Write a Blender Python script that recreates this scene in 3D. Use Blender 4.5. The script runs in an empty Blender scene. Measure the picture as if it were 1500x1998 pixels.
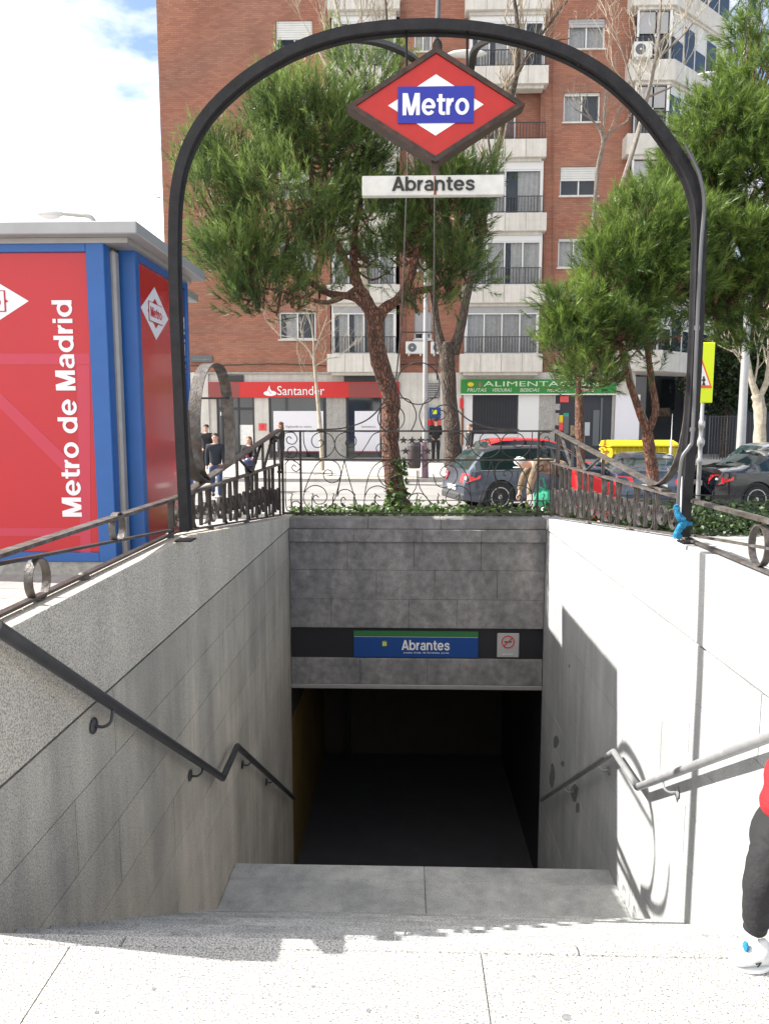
import bpy, bmesh, math, random
import numpy as np
from math import sin, cos, pi, radians, atan, hypot, tan, sqrt, degrees
from mathutils import Vector, Matrix
random.seed(7); rng = np.random.default_rng(11)
S = bpy.context.scene
COL = S.collection

# ---------------- camera (measured from the vanishing points of the stairwell) -------------
F, CX, CY, HC = 1450.0, 750.0, 999.0, 1.65
PITCH = atan((999.0-826.0)/F); YAW = atan((792.0-750.0)/hypot(F, 173.0))
fw = np.array([-sin(YAW)*cos(PITCH), cos(YAW)*cos(PITCH), -sin(PITCH)])
rt = np.array([cos(YAW), sin(YAW), 0.0]); up = np.cross(rt, fw)
cam = bpy.data.cameras.new('camera'); camo = bpy.data.objects.new('camera', cam); COL.objects.link(camo)
cam.sensor_fit = 'VERTICAL'; cam.sensor_height = 36.0; cam.lens = F/1998.0*36.0
cam.clip_start = 0.05; cam.clip_end = 2000
camo.location = (0, 0, HC); camo.rotation_euler = (pi/2-PITCH, 0, YAW)
S.camera = camo
S.render.resolution_x = 768; S.render.resolution_y = 1024

# ---------------- light ---------------------------------------------------------------------
SUN = Vector((-1.0, 0.125, 0.92)).normalized()        # towards the sun
EL = math.asin(SUN.z)
W = bpy.data.worlds.new('World'); S.world = W; W.use_nodes = True
nt = W.node_tree; nt.nodes.clear(); N = nt.nodes.new; Lk = nt.links.new
sky = N('ShaderNodeTexSky'); sky.sky_type = 'NISHITA'; sky.sun_disc = False
sky.sun_elevation = EL; sky.sun_rotation = math.atan2(SUN.x, SUN.y)
sky.air_density = 1.0; sky.dust_density = 1.2; sky.ozone_density = 1.6
tc = N('ShaderNodeTexCoord'); mp = N('ShaderNodeMapping'); mp.inputs['Scale'].default_value = (1.0, 1.0, 2.2)
mp.inputs['Location'].default_value = (0.35, 0.2, 0.12)
no = N('ShaderNodeTexNoise'); no.inputs['Scale'].default_value = 2.6; no.inputs['Detail'].default_value = 9; no.inputs['Roughness'].default_value = .55
sx = N('ShaderNodeSeparateXYZ'); ma = N('ShaderNodeMath'); ma.operation = 'MULTIPLY_ADD'; ma.inputs[1].default_value = -.22; 
cr = N('ShaderNodeValToRGB'); cr.color_ramp.elements[0].position = .39; cr.color_ramp.elements[1].position = .52
mx = N('ShaderNodeMix'); mx.data_type = 'RGBA'; mx.inputs[7].default_value = (9.0, 8.8, 8.6, 1)
bg = N('ShaderNodeBackground'); bg.inputs['Strength'].default_value = .1
out = N('ShaderNodeOutputWorld')
Lk(tc.outputs['Generated'], mp.inputs['Vector']); Lk(mp.outputs[0], no.inputs['Vector'])
Lk(tc.outputs['Generated'], sx.inputs[0]); Lk(sx.outputs[0], ma.inputs[0]); Lk(no.outputs[0], ma.inputs[2])
Lk(ma.outputs[0], cr.inputs[0]); Lk(cr.outputs[0], mx.inputs[0]); Lk(sky.outputs[0], mx.inputs[6]); Lk(mx.outputs[2], bg.inputs[0]); Lk(bg.outputs[0], out.inputs[0])
sl = bpy.data.lights.new('sun', 'SUN'); sl.energy = 5.0; sl.angle = radians(.5); sl.color = (1, .965, .90)
so = bpy.data.objects.new('sun', sl); COL.objects.link(so); so.rotation_euler = SUN.to_track_quat('Z', 'Y').to_euler(); so.location = (-20, 2, 20)
S.view_settings.view_transform = 'Standard'; S.view_settings.look = 'None'; S.view_settings.gamma = 1
S.view_settings.use_curve_mapping = False
S.view_settings.exposure = 1.25
S.render.engine = 'CYCLES'
S.cycles.max_bounces = 8; S.cycles.diffuse_bounces = 5; S.cycles.transparent_max_bounces = 16

# ---------------- helpers -------------------------------------------------------------------
def ray(x, y): return fw + rt*((x-CX)/F) - up*((y-CY)/F)
def at(x, y, Y):
    d = ray(x, y); p = d*Y/d[1]; return Vector((p[0], p[1], p[2]+HC))
def atX(x, y, X):
    d = ray(x, y); p = d*X/d[0]; return Vector((p[0], p[1], p[2]+HC))

OFF = {}
def tag(o, label=None, cat=None, group=None, kind=None):
    if label: o['label'] = label
    if cat: o['category'] = cat
    if group: o['group'] = group
    if kind: o['kind'] = kind
    return o
def thing(name, label, cat, loc=(0, 0, 0), rz=0, group=None, local=False):
    o = bpy.data.objects.new(name, None); COL.objects.link(o); o.location = loc; o.rotation_euler = (0, 0, rz)
    o.empty_display_size = .2
    OFF[o.name] = Vector((0, 0, 0)) if local else Vector(loc)
    return tag(o, label, cat, group)
def mesh_obj(name, me, m, parent=None):
    o = bpy.data.objects.new(name, me); COL.objects.link(o)
    if m is not None:
        me.materials.clear()
        for q in (m if isinstance(m, (list, tuple)) else [m]): me.materials.append(q)
    if parent is not None:
        o.parent = parent; OFF[o.name] = OFF.get(parent.name, Vector((0, 0, 0)))
    else: OFF[o.name] = Vector((0, 0, 0))
    return o
def frames(path, upv=None):
    P = [Vector(p) for p in path]; T = []
    for i in range(len(P)):
        a = P[max(i-1, 0)]; b = P[min(i+1, len(P)-1)]; t = (b-a)
        T.append(t.normalized() if t.length > 1e-9 else Vector((0, 0, 1)))
    return P, T
class MB:
    def __init__(s): s.v = []; s.f = []; s.mi = []
    def add(s, v, f, mi=0):
        b = len(s.v); s.v += [tuple(q) for q in v]; s.f += [tuple(i+b for i in q) for q in f]; s.mi += [mi]*len(f); return s
    def box(s, x0, x1, y0, y1, z0, z1, mi=0):
        if x0 > x1: x0, x1 = x1, x0
        if y0 > y1: y0, y1 = y1, y0
        if z0 > z1: z0, z1 = z1, z0
        v = [(x0,y0,z0),(x1,y0,z0),(x1,y1,z0),(x0,y1,z0),(x0,y0,z1),(x1,y0,z1),(x1,y1,z1),(x0,y1,z1)]
        return s.add(v, [(0,3,2,1),(4,5,6,7),(0,1,5,4),(1,2,6,5),(2,3,7,6),(3,0,4,7)], mi)
    def prism(s, pts, a, b, axis='y', mi=0):
        """polygon pts (2D) extruded from a to b along axis. x: pts=(y,z); y: pts=(x,z); z: pts=(x,y)"""
        def mk(p, c): return {'x': (c, p[0], p[1]), 'y': (p[0], c, p[1]), 'z': (p[0], p[1], c)}[axis]
        n = len(pts); v = [mk(p, a) for p in pts]+[mk(p, b) for p in pts]
        f = [tuple(range(n)), tuple(range(2*n-1, n-1, -1))]+[(i, i+n, (i+1) % n+n, (i+1) % n) for i in range(n)]
        return s.add(v, f, mi)
    def tube(s, path, r, n=8, cap=True, mi=0, jit=0):
        P, T = frames(path); rs = r if isinstance(r, (list, tuple)) else [r]*len(P)
        ref = Vector((0, 0, 1)) if abs(T[0].z) < .9 else Vector((1, 0, 0)); u = T[0].cross(ref).normalized(); v = []
        for i, (p, t) in enumerate(zip(P, T)):
            u = (u-t*u.dot(t)).normalized(); w = t.cross(u)
            for k in range(n):
                a = 2*pi*k/n; q = rs[i]*(1+(random.uniform(-jit, jit) if jit else 0)); v.append(p+u*(cos(a)*q)+w*(sin(a)*q))
        f = [(i*n+k, i*n+(k+1) % n, (i+1)*n+(k+1) % n, (i+1)*n+k) for i in range(len(P)-1) for k in range(n)]
        if cap: f += [tuple(range(n-1, -1, -1)), tuple((len(P)-1)*n+k for k in range(n))]
        return s.add(v, f, mi)
    def sweep(s, path, prof, nrm, closed=False, mi=0):
        """profile points (a,b): a along side vector (tangent x nrm), b along nrm"""
        P, T = frames(path); nv = Vector(nrm).normalized(); n = len(prof); v = []
        for p, t in zip(P, T):
            sd = t.cross(nv).normalized()
            for a, b in prof: v.append(p+sd*a+nv*b)
        m = len(P)
        f = [(i*n+k, i*n+(k+1) % n, (i+1)*n+(k+1) % n, (i+1)*n+k) for i in range(m-1) for k in range(n)]
        f += [tuple(range(n-1, -1, -1)), tuple((m-1)*n+k for k in range(n))]
        return s.add(v, f, mi)
    def ribbon(s, path, w, t, nrm):   # flat bar: w along nrm, t across
        return s.sweep(path, [(-t/2,-w/2),(t/2,-w/2),(t/2,w/2),(-t/2,w/2)], nrm)
    def lathe(s, prof, c, n=16, axis='z', mi=0):
        v = []; c = Vector(c)
        for r, h in prof:
            for k in range(n):
                a = 2*pi*k/n; q = {'z': (r*cos(a), r*sin(a), h), 'y': (r*cos(a), h, r*sin(a)), 'x': (h, r*cos(a), r*sin(a))}[axis]
                v.append(c+Vector(q))
        m = len(prof); f = [(i*n+k, i*n+(k+1) % n, (i+1)*n+(k+1) % n, (i+1)*n+k) for i in range(m-1) for k in range(n)]
        f += [tuple(range(n-1, -1, -1)), tuple((m-1)*n+k for k in range(n))]
        return s.add(v, f, mi)
    def ball(s, c, r, n=12, sc=(1, 1, 1), mi=0):
        c = Vector(c); v = [c+Vector((0, 0, r*sc[2]))]; m = max(4, n//2)
        for i in range(1, m):
            th = pi*i/m
            for k in range(n): a = 2*pi*k/n; v.append(c+Vector((r*sc[0]*sin(th)*cos(a), r*sc[1]*sin(th)*sin(a), r*sc[2]*cos(th))))
        v.append(c-Vector((0, 0, r*sc[2]))); e = len(v)-1
        f = [(0, 1+k, 1+(k+1) % n) for k in range(n)]+[(e, e-n+(k+1) % n, e-n+k) for k in range(n)]
        f += [(1+i*n+k, 1+(i+1)*n+k, 1+(i+1)*n+(k+1) % n, 1+i*n+(k+1) % n) for i in range(m-2) for k in range(n)]
        return s.add(v, f, mi)
    def build(s, name, m, parent=None, smooth=False, bevel=0, local=False):
        off = Vector((0, 0, 0)) if (parent is None or local) else OFF.get(parent.name, Vector((0, 0, 0)))
        me = bpy.data.meshes.new(name); me.from_pydata([(x-off.x, y-off.y, z-off.z) for x, y, z in s.v], [], s.f)
        if any(s.mi): me.polygons.foreach_set('material_index', s.mi)
        bm = bmesh.new(); bm.from_mesh(me)
        bmesh.ops.recalc_face_normals(bm, faces=bm.faces)
        if bevel: bmesh.ops.bevel(bm, geom=[e for e in bm.edges if len(e.link_faces) == 2 and e.calc_face_angle(0) > .5], offset=bevel, segments=1, profile=.5, affect='EDGES', clamp_overlap=True)
        if smooth:
            for f in bm.faces: f.smooth = True
            for e in bm.edges:
                if len(e.link_faces) == 2 and e.calc_face_angle(0) > .7: e.smooth = False
        bm.to_mesh(me); bm.free()
        return mesh_obj(name, me, m, parent)
def bx(name, m, parent, x0, x1, y0, y1, z0, z1, bevel=0, local=False):
    return MB().box(x0, x1, y0, y1, z0, z1).build(name, m, parent, bevel=bevel, local=local)
def curve(pts, n=8):                     # Catmull-Rom
    P = [Vector(p) for p in pts]; o = []
    for i in range(len(P)-1):
        a = P[max(i-1, 0)]; b = P[i]; c = P[i+1]; d = P[min(i+2, len(P)-1)]
        for k in range(n):
            t = k/n; o.append(.5*((2*b)+(c-a)*t+(2*a-5*b+4*c-d)*t*t+(3*b-a-3*c+d)*t**3))
    o.append(P[-1]); return o
def spiral(cx, cz, r0, r1, a0, turns, n=None):   # 2D
    n = n or int(18*abs(turns))+4
    return [(cx+(r0+(r1-r0)*(i/n))*cos(a0+turns*2*pi*i/n), cz+(r0+(r1-r0)*(i/n))*sin(a0+turns*2*pi*i/n)) for i in range(n+1)]

# ---------------- materials -----------------------------------------------------------------
def mat(name, col, rough=.6, metal=0, var=0, vs=3, bump=0, bs=40, col2=None, speck=0, ss=260, spec=.5, alpha=1, coat=0, rnd=0, stain=0, emit=None, streak=0):
    m = bpy.data.materials.new(name); m.use_nodes = True; nt = m.node_tree; nd = nt.nodes; lk = nt.links
    b = nd['Principled BSDF']; b.inputs['Roughness'].default_value = rough; b.inputs['Metallic'].default_value = metal
    b.inputs['Specular IOR Level'].default_value = spec; b.inputs['Coat Weight'].default_value = coat; b.inputs['Coat Roughness'].default_value = .05
    if alpha < 1: b.inputs['Alpha'].default_value = alpha
    if emit: b.inputs['Emission Color'].default_value = (*emit[:3], 1); b.inputs['Emission Strength'].default_value = emit[3]
    g = nd.new('ShaderNodeNewGeometry'); cur = None
    def rgb(c): q = nd.new('ShaderNodeRGB'); q.outputs[0].default_value = (*c, 1); return q.outputs[0]
    def noise(sc, det=4, ro=.6, vec=None):
        q = nd.new('ShaderNodeTexNoise'); q.inputs['Scale'].default_value = sc; q.inputs['Detail'].default_value = det; q.inputs['Roughness'].default_value = ro
        lk.new(vec or g.outputs['Position'], q.inputs['Vector']); return q.outputs[0]
    def ramp(src, a, b_, c0=(0, 0, 0), c1=(1, 1, 1)):
        q = nd.new('ShaderNodeValToRGB'); e = q.color_ramp.elements; e[0].position = a; e[1].position = b_; e[0].color = (*c0, 1); e[1].color = (*c1, 1); lk.new(src, q.inputs[0]); return q.outputs[0]
    def mix(f, a, b_, mode='MIX'):
        q = nd.new('ShaderNodeMix'); q.data_type = 'RGBA'; q.blend_type = mode
        if isinstance(f, float): q.inputs[0].default_value = f
        else: lk.new(f, q.inputs[0])
        lk.new(a, q.inputs[6]); lk.new(b_, q.inputs[7]); return q.outputs[2]
    cur = rgb(col)
    if col2 is not None: cur = mix(ramp(noise(vs), .35, .65), cur, rgb(col2))
    if var: cur = mix(1.0, cur, ramp(noise(vs*1.7, 6), .3, .75, (1-var,)*3, (1+var*.4,)*3), 'MULTIPLY')
    if stain:
        mpn = nd.new('ShaderNodeMapping'); mpn.inputs['Scale'].default_value = (1, 1, .28); lk.new(g.outputs['Position'], mpn.inputs[0])
        cur = mix(1.0, cur, ramp(noise(2.4, 8, .62, mpn.outputs[0]), .38, .62, (1-stain, 1-stain*.93, 1-stain*.9), (1.08, 1.08, 1.06)), 'MULTIPLY')
    if streak:
        mpn = nd.new('ShaderNodeMapping'); mpn.inputs['Scale'].default_value = (9, 9, .45); lk.new(g.outputs['Position'], mpn.inputs[0])
        cur = mix(1.0, cur, ramp(noise(1.0, 5, .6, mpn.outputs[0]), .35, .7, (1-streak,)*3, (1.04,)*3), 'MULTIPLY')
    if speck:
        cur = mix(1.0, cur, ramp(noise(ss, 2, .8), .36, .60, (1-speck,)*3, (1+speck*.35,)*3), 'MULTIPLY')
        vo = nd.new('ShaderNodeTexVoronoi'); vo.inputs['Scale'].default_value = ss*.45; lk.new(g.outputs['Position'], vo.inputs['Vector'])
        cur = mix(1.0, cur, ramp(vo.outputs['Distance'], .12, .25, (1-speck*.9,)*3, (1, 1, 1)), 'MULTIPLY')
    if rnd:
        oi = nd.new('ShaderNodeObjectInfo'); cur = mix(1.0, cur, ramp(oi.outputs['Random'], 0, 1, (1-rnd,)*3, (1+rnd,)*3), 'MULTIPLY')
    lk.new(cur, b.inputs['Base Color'])
    if bump:
        bn = nd.new('ShaderNodeBump'); bn.inputs['Strength'].default_value = bump; bn.inputs['Distance'].default_value = .01
        lk.new(noise(bs, 5), bn.inputs['Height']); lk.new(bn.outputs[0], b.inputs['Normal'])
    return m
M = {}
M['granite_wall'] = mat('granite_wall', (.545, .49, .415), .75, var=.2, vs=1.1, speck=.42, ss=140, stain=.26, streak=.14, rnd=.04, bump=.25, bs=160)
M['granite_top'] = mat('granite_top', (.60, .535, .455), .75, var=.14, vs=1.2, speck=.55, ss=130, stain=.12, rnd=.03, bump=.25, bs=160)
M['granite_pale'] = mat('granite_pale', (.50, .505, .51), .7, var=.14, vs=1.2, speck=.32, ss=150, stain=.2, streak=.1, rnd=.04, bump=.2, bs=160)
M['granite_back'] = mat('granite_back', (.30, .285, .285), .75, var=.42, vs=6.5, speck=.34, ss=120, stain=.34, streak=.10, rnd=.015, bump=.25, bs=160)
M['granite_step'] = mat('granite_step', (.45, .45, .445), .65, var=.24, vs=4.5, speck=.5, ss=150, stain=.26, rnd=.05, bump=.2, bs=160)
M['granite_plaza'] = mat('granite_plaza', (.42, .41, .39), .65, var=.08, vs=1.3, speck=.72, ss=165, rnd=.03, bump=.2, bs=160)
M['parapet'] = mat('parapet', (.64, .61, .56), .8, var=.12, vs=2, streak=.16, rnd=.04)
M['joint_grey'] = mat('joint_grey', (.20, .19, .18), .9)
M['scuff'] = mat('scuff', (.20, .20, .205), .9, var=.5, vs=30)
M['joint'] = mat('joint', (.10, .095, .09), .9)
M['paving'] = mat('paving', (.36, .35, .33), .85, var=.2, vs=2, speck=.25, ss=120, rnd=.09)
M['concrete'] = mat('concrete', (.42, .40, .37), .85, var=.25, vs=.6, speck=.15, ss=60)
M['road'] = mat('road', (.30, .29, .28), .9, var=.25, vs=.5, speck=.3, ss=60)
M['kerb'] = mat('kerb', (.38, .37, .35), .85, var=.2, vs=2)
M['iron'] = mat('iron', (.018, .017, .02), .5, .2, var=.5, vs=9, bump=.3, bs=60, spec=.35)
M['iron_rail'] = mat('iron_rail', (.075, .070, .068), .5, .35, var=.45, vs=6, col2=(.045, .032, .026), bump=.4, bs=50)
M['iron_worn_sunlit'] = mat('iron_worn_sunlit', (.16, .15, .145), .5, .25, var=.6, vs=11, col2=(.09, .065, .05), bump=.5, bs=70)  # worn grey iron, with sunlit brightness also put into the colour
M['hand_rail'] = mat('hand_rail', (.07, .07, .075), .42, .4, var=.3, vs=5, bump=.15, bs=80)
M['hand_rail_sunlit'] = mat('hand_rail_sunlit', (.36, .36, .37), .38, .35, var=.25, vs=7, bump=.15, bs=80)  # paler copy of hand_rail with sunlight painted into its colour
M['conduit'] = mat('conduit', (.13, .13, .135), .4, .5, var=.2)
M['sign_red'] = mat('sign_red', (.44, .012, .008), .4, var=.12, vs=9)
M['sign_white'] = mat('sign_white', (.78, .78, .77), .4, var=.08, vs=9)
M['sign_blue'] = mat('sign_blue', (.010, .018, .30), .4)
M['plate_white'] = mat('plate_white', (.62, .61, .58), .5, var=.18, vs=8)
M['black'] = mat('black', (.012, .012, .013), .5)
M['rust'] = mat('rust', (.28, .09, .03), .8, var=.4, vs=20)
M['dark_steel'] = mat('dark_steel', (.05, .045, .042), .5, .5, var=.5, vs=14, col2=(.10, .05, .035))
M['k_red'] = mat('k_red', (.46, .012, .022), .28, var=.06, vs=1)
M['k_pink'] = mat('k_pink', (.47, .03, .065), .3)
M['k_side'] = mat('k_side', (.52, .018, .026), .2, var=.05, vs=1, coat=.3)
M['k_blue'] = mat('k_blue', (.012, .095, .33), .38, var=.1, vs=3)
M['k_white'] = mat('k_white', (.74, .72, .76), .4)
M['k_grey'] = mat('k_grey', (.34, .32, .31), .45, .2, var=.15, vs=3)
M['k_roof'] = mat('k_roof', (.36, .36, .37), .5, .2, var=.12, vs=2)
M['sig_blue'] = mat('sig_blue', (.006, .055, .24), .45)
M['sig_green'] = mat('sig_green', (.03, .16, .05), .4)
M['band'] = mat('band', (.02, .02, .024), .35)
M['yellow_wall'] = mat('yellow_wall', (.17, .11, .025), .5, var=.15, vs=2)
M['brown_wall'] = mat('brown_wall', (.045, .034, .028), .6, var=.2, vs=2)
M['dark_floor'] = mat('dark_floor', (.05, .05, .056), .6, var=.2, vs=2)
M['fac_white'] = mat('fac_white', (.60, .575, .53), .8, var=.14, vs=1.6, streak=.14)
M['fac_panel'] = mat('fac_panel', (.40, .385, .36), .8, var=.2, vs=3, speck=.2, ss=20, streak=.15)
M['frame_white'] = mat('frame_white', (.66, .66, .66), .4)
M['shutter'] = mat('shutter', (.60, .60, .58), .5, var=.08, vs=2)
M['shutter_grey'] = mat('shutter_grey', (.36, .36, .37), .5, var=.08, vs=2)
M['curtain'] = mat('curtain', (.80, .79, .76), .9, var=.18, vs=5)
M['room'] = mat('room', (.035, .04, .05), .8)
M['glass'] = mat('glass', (.03, .05, .08), .04, alpha=.25, spec=.9)
M['shop_glass'] = mat('shop_glass', (.03, .035, .04), .05, spec=.8, var=.4, vs=.8)
M['balc_iron'] = mat('balc_iron', (.03, .03, .035), .5)
M['ac_white'] = mat('ac_white', (.62, .62, .60), .45, var=.08)
M['ac_dark'] = mat('ac_dark', (.10, .11, .12), .5)
M['san_red'] = mat('san_red', (.52, .014, .014), .4)
M['san_dark'] = mat('san_dark', (.24, .045, .04), .4)
M['shop_green'] = mat('shop_green', (.02, .20, .03), .45)
M['poster'] = mat('poster', (.70, .69, .74), .5)
M['grey_text'] = mat('grey_text', (.22, .22, .24), .6)
M['steel_pole'] = mat('steel_pole', (.42, .42, .42), .4, .4, var=.15, vs=3)
M['bin_yellow'] = mat('bin_yellow', (.66, .50, .01), .45, var=.08, vs=3)
M['school_yellow'] = mat('school_yellow', (.66, .78, .0), .4)
M['sign_orange'] = mat('sign_orange', (.78, .10, .01), .4)
M['rag'] = mat('rag', (.015, .20, .38), .95, var=.45, vs=30, bump=1, bs=60)
M['car_grey'] = mat('car_grey', (.062, .076, .105), .28, .6, coat=.8)
M['car_red'] = mat('car_red', (.62, .02, .025), .3, coat=.8)
M['car_black'] = mat('car_black', (.012, .014, .02), .2, .2, coat=1)
M['car_blue'] = mat('car_blue', (.05, .07, .11), .25, .5, coat=.8)
M['car_silver'] = mat('car_silver', (.40, .42, .45), .3, .7, coat=.6)
M['car_glass'] = mat('car_glass', (.015, .03, .03), .04, spec=.9)
M['tyre'] = mat('tyre', (.02, .02, .02), .8)
M['rim'] = mat('rim', (.50, .50, .50), .3, .8)
M['tail'] = mat('tail', (.75, .02, .02), .2, coat=.8)
M['plate'] = mat('plate', (.75, .75, .75), .5)
M['plastic'] = mat('plastic', (.04, .04, .04), .6)
M['bark_pale'] = mat('bark_pale', (.42, .37, .29), .9, var=.4, vs=6)
M['bark_twig'] = mat('bark_twig', (.30, .24, .17), .9, var=.3, vs=6)
M['bark_grey'] = mat('bark_grey', (.22, .19, .16), .9, var=.4, vs=6, bump=.8, bs=20)
M['skin'] = mat('skin', (.56, .33, .25), .6)
M['hair'] = mat('hair', (.045, .028, .02), .7)
M['hair_brown'] = mat('hair_brown', (.13, .06, .03), .7)
for n, c in dict(navy=(.02, .024, .036), blk=(.014, .014, .016), denim=(.03, .06, .14), camel=(.42, .30, .18), red_coat=(.42, .008, .014), white=(.7, .7, .7), rose=(.42, .05, .08), green_bag=(.03, .35, .2), plum=(.12, .03, .06)).items():
    M['c_'+n] = mat('cloth_'+n, c, .85, var=.25, vs=14, bump=.6, bs=45)
M['camo'] = mat('camo', (.34, .25, .16), .85, col2=(.09, .065, .045), vs=7, bump=.6, bs=45)
def foliage_mat(name, c, tr=.35, rough=.5):
    m = bpy.data.materials.new(name); m.use_nodes = True; nd = m.node_tree.nodes; lk = m.node_tree.links; nd.clear()
    o = nd.new('ShaderNodeOutputMaterial'); d = nd.new('ShaderNodeBsdfPrincipled'); t = nd.new('ShaderNodeBsdfTranslucent'); mx = nd.new('ShaderNodeMixShader')
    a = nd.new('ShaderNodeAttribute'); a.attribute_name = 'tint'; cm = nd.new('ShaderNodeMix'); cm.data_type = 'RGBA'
    cm.inputs[6].default_value = (c[0]*.40, c[1]*.48, c[2]*.6, 1); cm.inputs[7].default_value = (c[0]*2.3, c[1]*1.95, c[2]*1.9, 1)  # tint paints shaded tone at one end, sunlit tone at the other
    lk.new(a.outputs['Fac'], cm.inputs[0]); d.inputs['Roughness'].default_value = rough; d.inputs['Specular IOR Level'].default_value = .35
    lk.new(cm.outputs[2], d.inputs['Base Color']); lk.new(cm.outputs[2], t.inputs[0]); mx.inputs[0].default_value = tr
    lk.new(d.outputs[0], mx.inputs[1]); lk.new(t.outputs[0], mx.inputs[2]); lk.new(mx.outputs[0], o.inputs[0]); return m
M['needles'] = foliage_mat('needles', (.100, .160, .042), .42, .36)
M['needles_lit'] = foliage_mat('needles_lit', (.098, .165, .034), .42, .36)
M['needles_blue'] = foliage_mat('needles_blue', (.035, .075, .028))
M['ivy'] = foliage_mat('ivy', (.055, .105, .025), .25, .3)
M['hedge'] = foliage_mat('hedge', (.035, .065, .022), .25, .4)
def bark_mat(name, c1, c2, c3, sc=9):
    m = bpy.data.materials.new(name); m.use_nodes = True; nd = m.node_tree.nodes; lk = m.node_tree.links; b = nd['Principled BSDF']; b.inputs['Roughness'].default_value = .95
    g = nd.new('ShaderNodeNewGeometry'); mp = nd.new('ShaderNodeMapping'); mp.inputs['Scale'].default_value = (1, 1, .38); lk.new(g.outputs['Position'], mp.inputs[0])
    no = nd.new('ShaderNodeTexNoise'); no.inputs['Scale'].default_value = 4; no.inputs['Detail'].default_value = 6; lk.new(mp.outputs[0], no.inputs['Vector'])
    ad = nd.new('ShaderNodeMix'); ad.data_type = 'VECTOR'; ad.inputs[0].default_value = .12; lk.new(mp.outputs[0], ad.inputs[4]); lk.new(no.outputs[1], ad.inputs[5])
    vo = nd.new('ShaderNodeTexVoronoi'); vo.feature = 'DISTANCE_TO_EDGE'; vo.inputs['Scale'].default_value = sc*1.6; lk.new(ad.outputs[1], vo.inputs['Vector'])
    v2 = nd.new('ShaderNodeTexVoronoi'); v2.inputs['Scale'].default_value = sc*1.6; lk.new(ad.outputs[1], v2.inputs['Vector'])
    r1 = nd.new('ShaderNodeValToRGB'); r1.color_ramp.elements[0].position = .02; r1.color_ramp.elements[1].position = .16; r1.color_ramp.elements[0].color = (*c3, 1); r1.color_ramp.elements[1].color = (1, 1, 1, 1)
    sp = nd.new('ShaderNodeSeparateColor'); lk.new(v2.outputs['Color'], sp.inputs[0]); cm = nd.new('ShaderNodeMix'); cm.data_type = 'RGBA'; cm.inputs[6].default_value = (*c1, 1); cm.inputs[7].default_value = (*c2, 1); lk.new(sp.outputs[0], cm.inputs[0])
    r1.color_ramp.elements[0].color = (.50, .46, .44, 1); lk.new(vo.outputs[0], r1.inputs[0]); mu = nd.new('ShaderNodeMix'); mu.data_type = 'RGBA'; mu.blend_type = 'MULTIPLY'; mu.inputs[0].default_value = 1; lk.new(cm.outputs[2], mu.inputs[6]); lk.new(r1.outputs[0], mu.inputs[7]); lk.new(mu.outputs[2], b.inputs['Base Color'])
    bp = nd.new('ShaderNodeBump'); bp.inputs['Strength'].default_value = 1; bp.inputs['Distance'].default_value = .03; lk.new(r1.outputs[0], bp.inputs['Height']); lk.new(bp.outputs[0], b.inputs['Normal']); return m
M['bark_pine'] = bark_mat('bark_pine', (.25, .12, .075), (.12, .065, .05), (.3, .3, .3), 19)
M['bark_old'] = bark_mat('bark_old', (.075, .055, .05), (.12, .095, .07), (.3, .3, .3), 12)
def brick_mat():
    m = bpy.data.materials.new('brick_facade'); m.use_nodes = True; nd = m.node_tree.nodes; lk = m.node_tree.links; b = nd['Principled BSDF']
    g = nd.new('ShaderNodeNewGeometry'); sp = nd.new('ShaderNodeSeparateXYZ'); ad = nd.new('ShaderNodeMath'); cb = nd.new('ShaderNodeCombineXYZ')
    lk.new(g.outputs['Position'], sp.inputs[0]); lk.new(sp.outputs[0], ad.inputs[0]); lk.new(sp.outputs[1], ad.inputs[1]); lk.new(ad.outputs[0], cb.inputs[0]); lk.new(sp.outputs[2], cb.inputs[1])
    br = nd.new('ShaderNodeTexBrick'); br.inputs['Scale'].default_value = 1; br.inputs['Brick Width'].default_value = .25; br.inputs['Row Height'].default_value = .07
    br.inputs['Mortar Size'].default_value = .008; br.inputs['Color1'].default_value = (.36, .155, .100, 1); br.inputs['Color2'].default_value = (.27, .108, .074, 1); br.inputs['Mortar'].default_value = (.20, .12, .09, 1); br.inputs['Bias'].default_value = -.1
    lk.new(cb.outputs[0], br.inputs['Vector'])
    no = nd.new('ShaderNodeTexNoise'); no.inputs['Scale'].default_value = .55; no.inputs['Detail'].default_value = 7; lk.new(g.outputs['Position'], no.inputs['Vector'])
    rp = nd.new('ShaderNodeValToRGB'); rp.color_ramp.elements[0].position = .3; rp.color_ramp.elements[1].position = .7; rp.color_ramp.elements[0].color = (.82, .82, .82, 1); rp.color_ramp.elements[1].color = (1.1, 1.08, 1.05, 1); lk.new(no.outputs[0], rp.inputs[0])
    mx = nd.new('ShaderNodeMix'); mx.data_type = 'RGBA'; mx.blend_type = 'MULTIPLY'; mx.inputs[0].default_value = 1; lk.new(br.outputs[0], mx.inputs[6]); lk.new(rp.outputs[0], mx.inputs[7]); lk.new(mx.outputs[2], b.inputs['Base Color']); b.inputs['Roughness'].default_value = .85
    bp = nd.new('ShaderNodeBump'); bp.inputs['Strength'].default_value = .5; bp.inputs['Distance'].default_value = .01; bp.invert = True; lk.new(br.outputs['Fac'], bp.inputs['Height']); lk.new(bp.outputs[0], b.inputs['Normal'])
    return m
M['brick'] = brick_mat()

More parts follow.
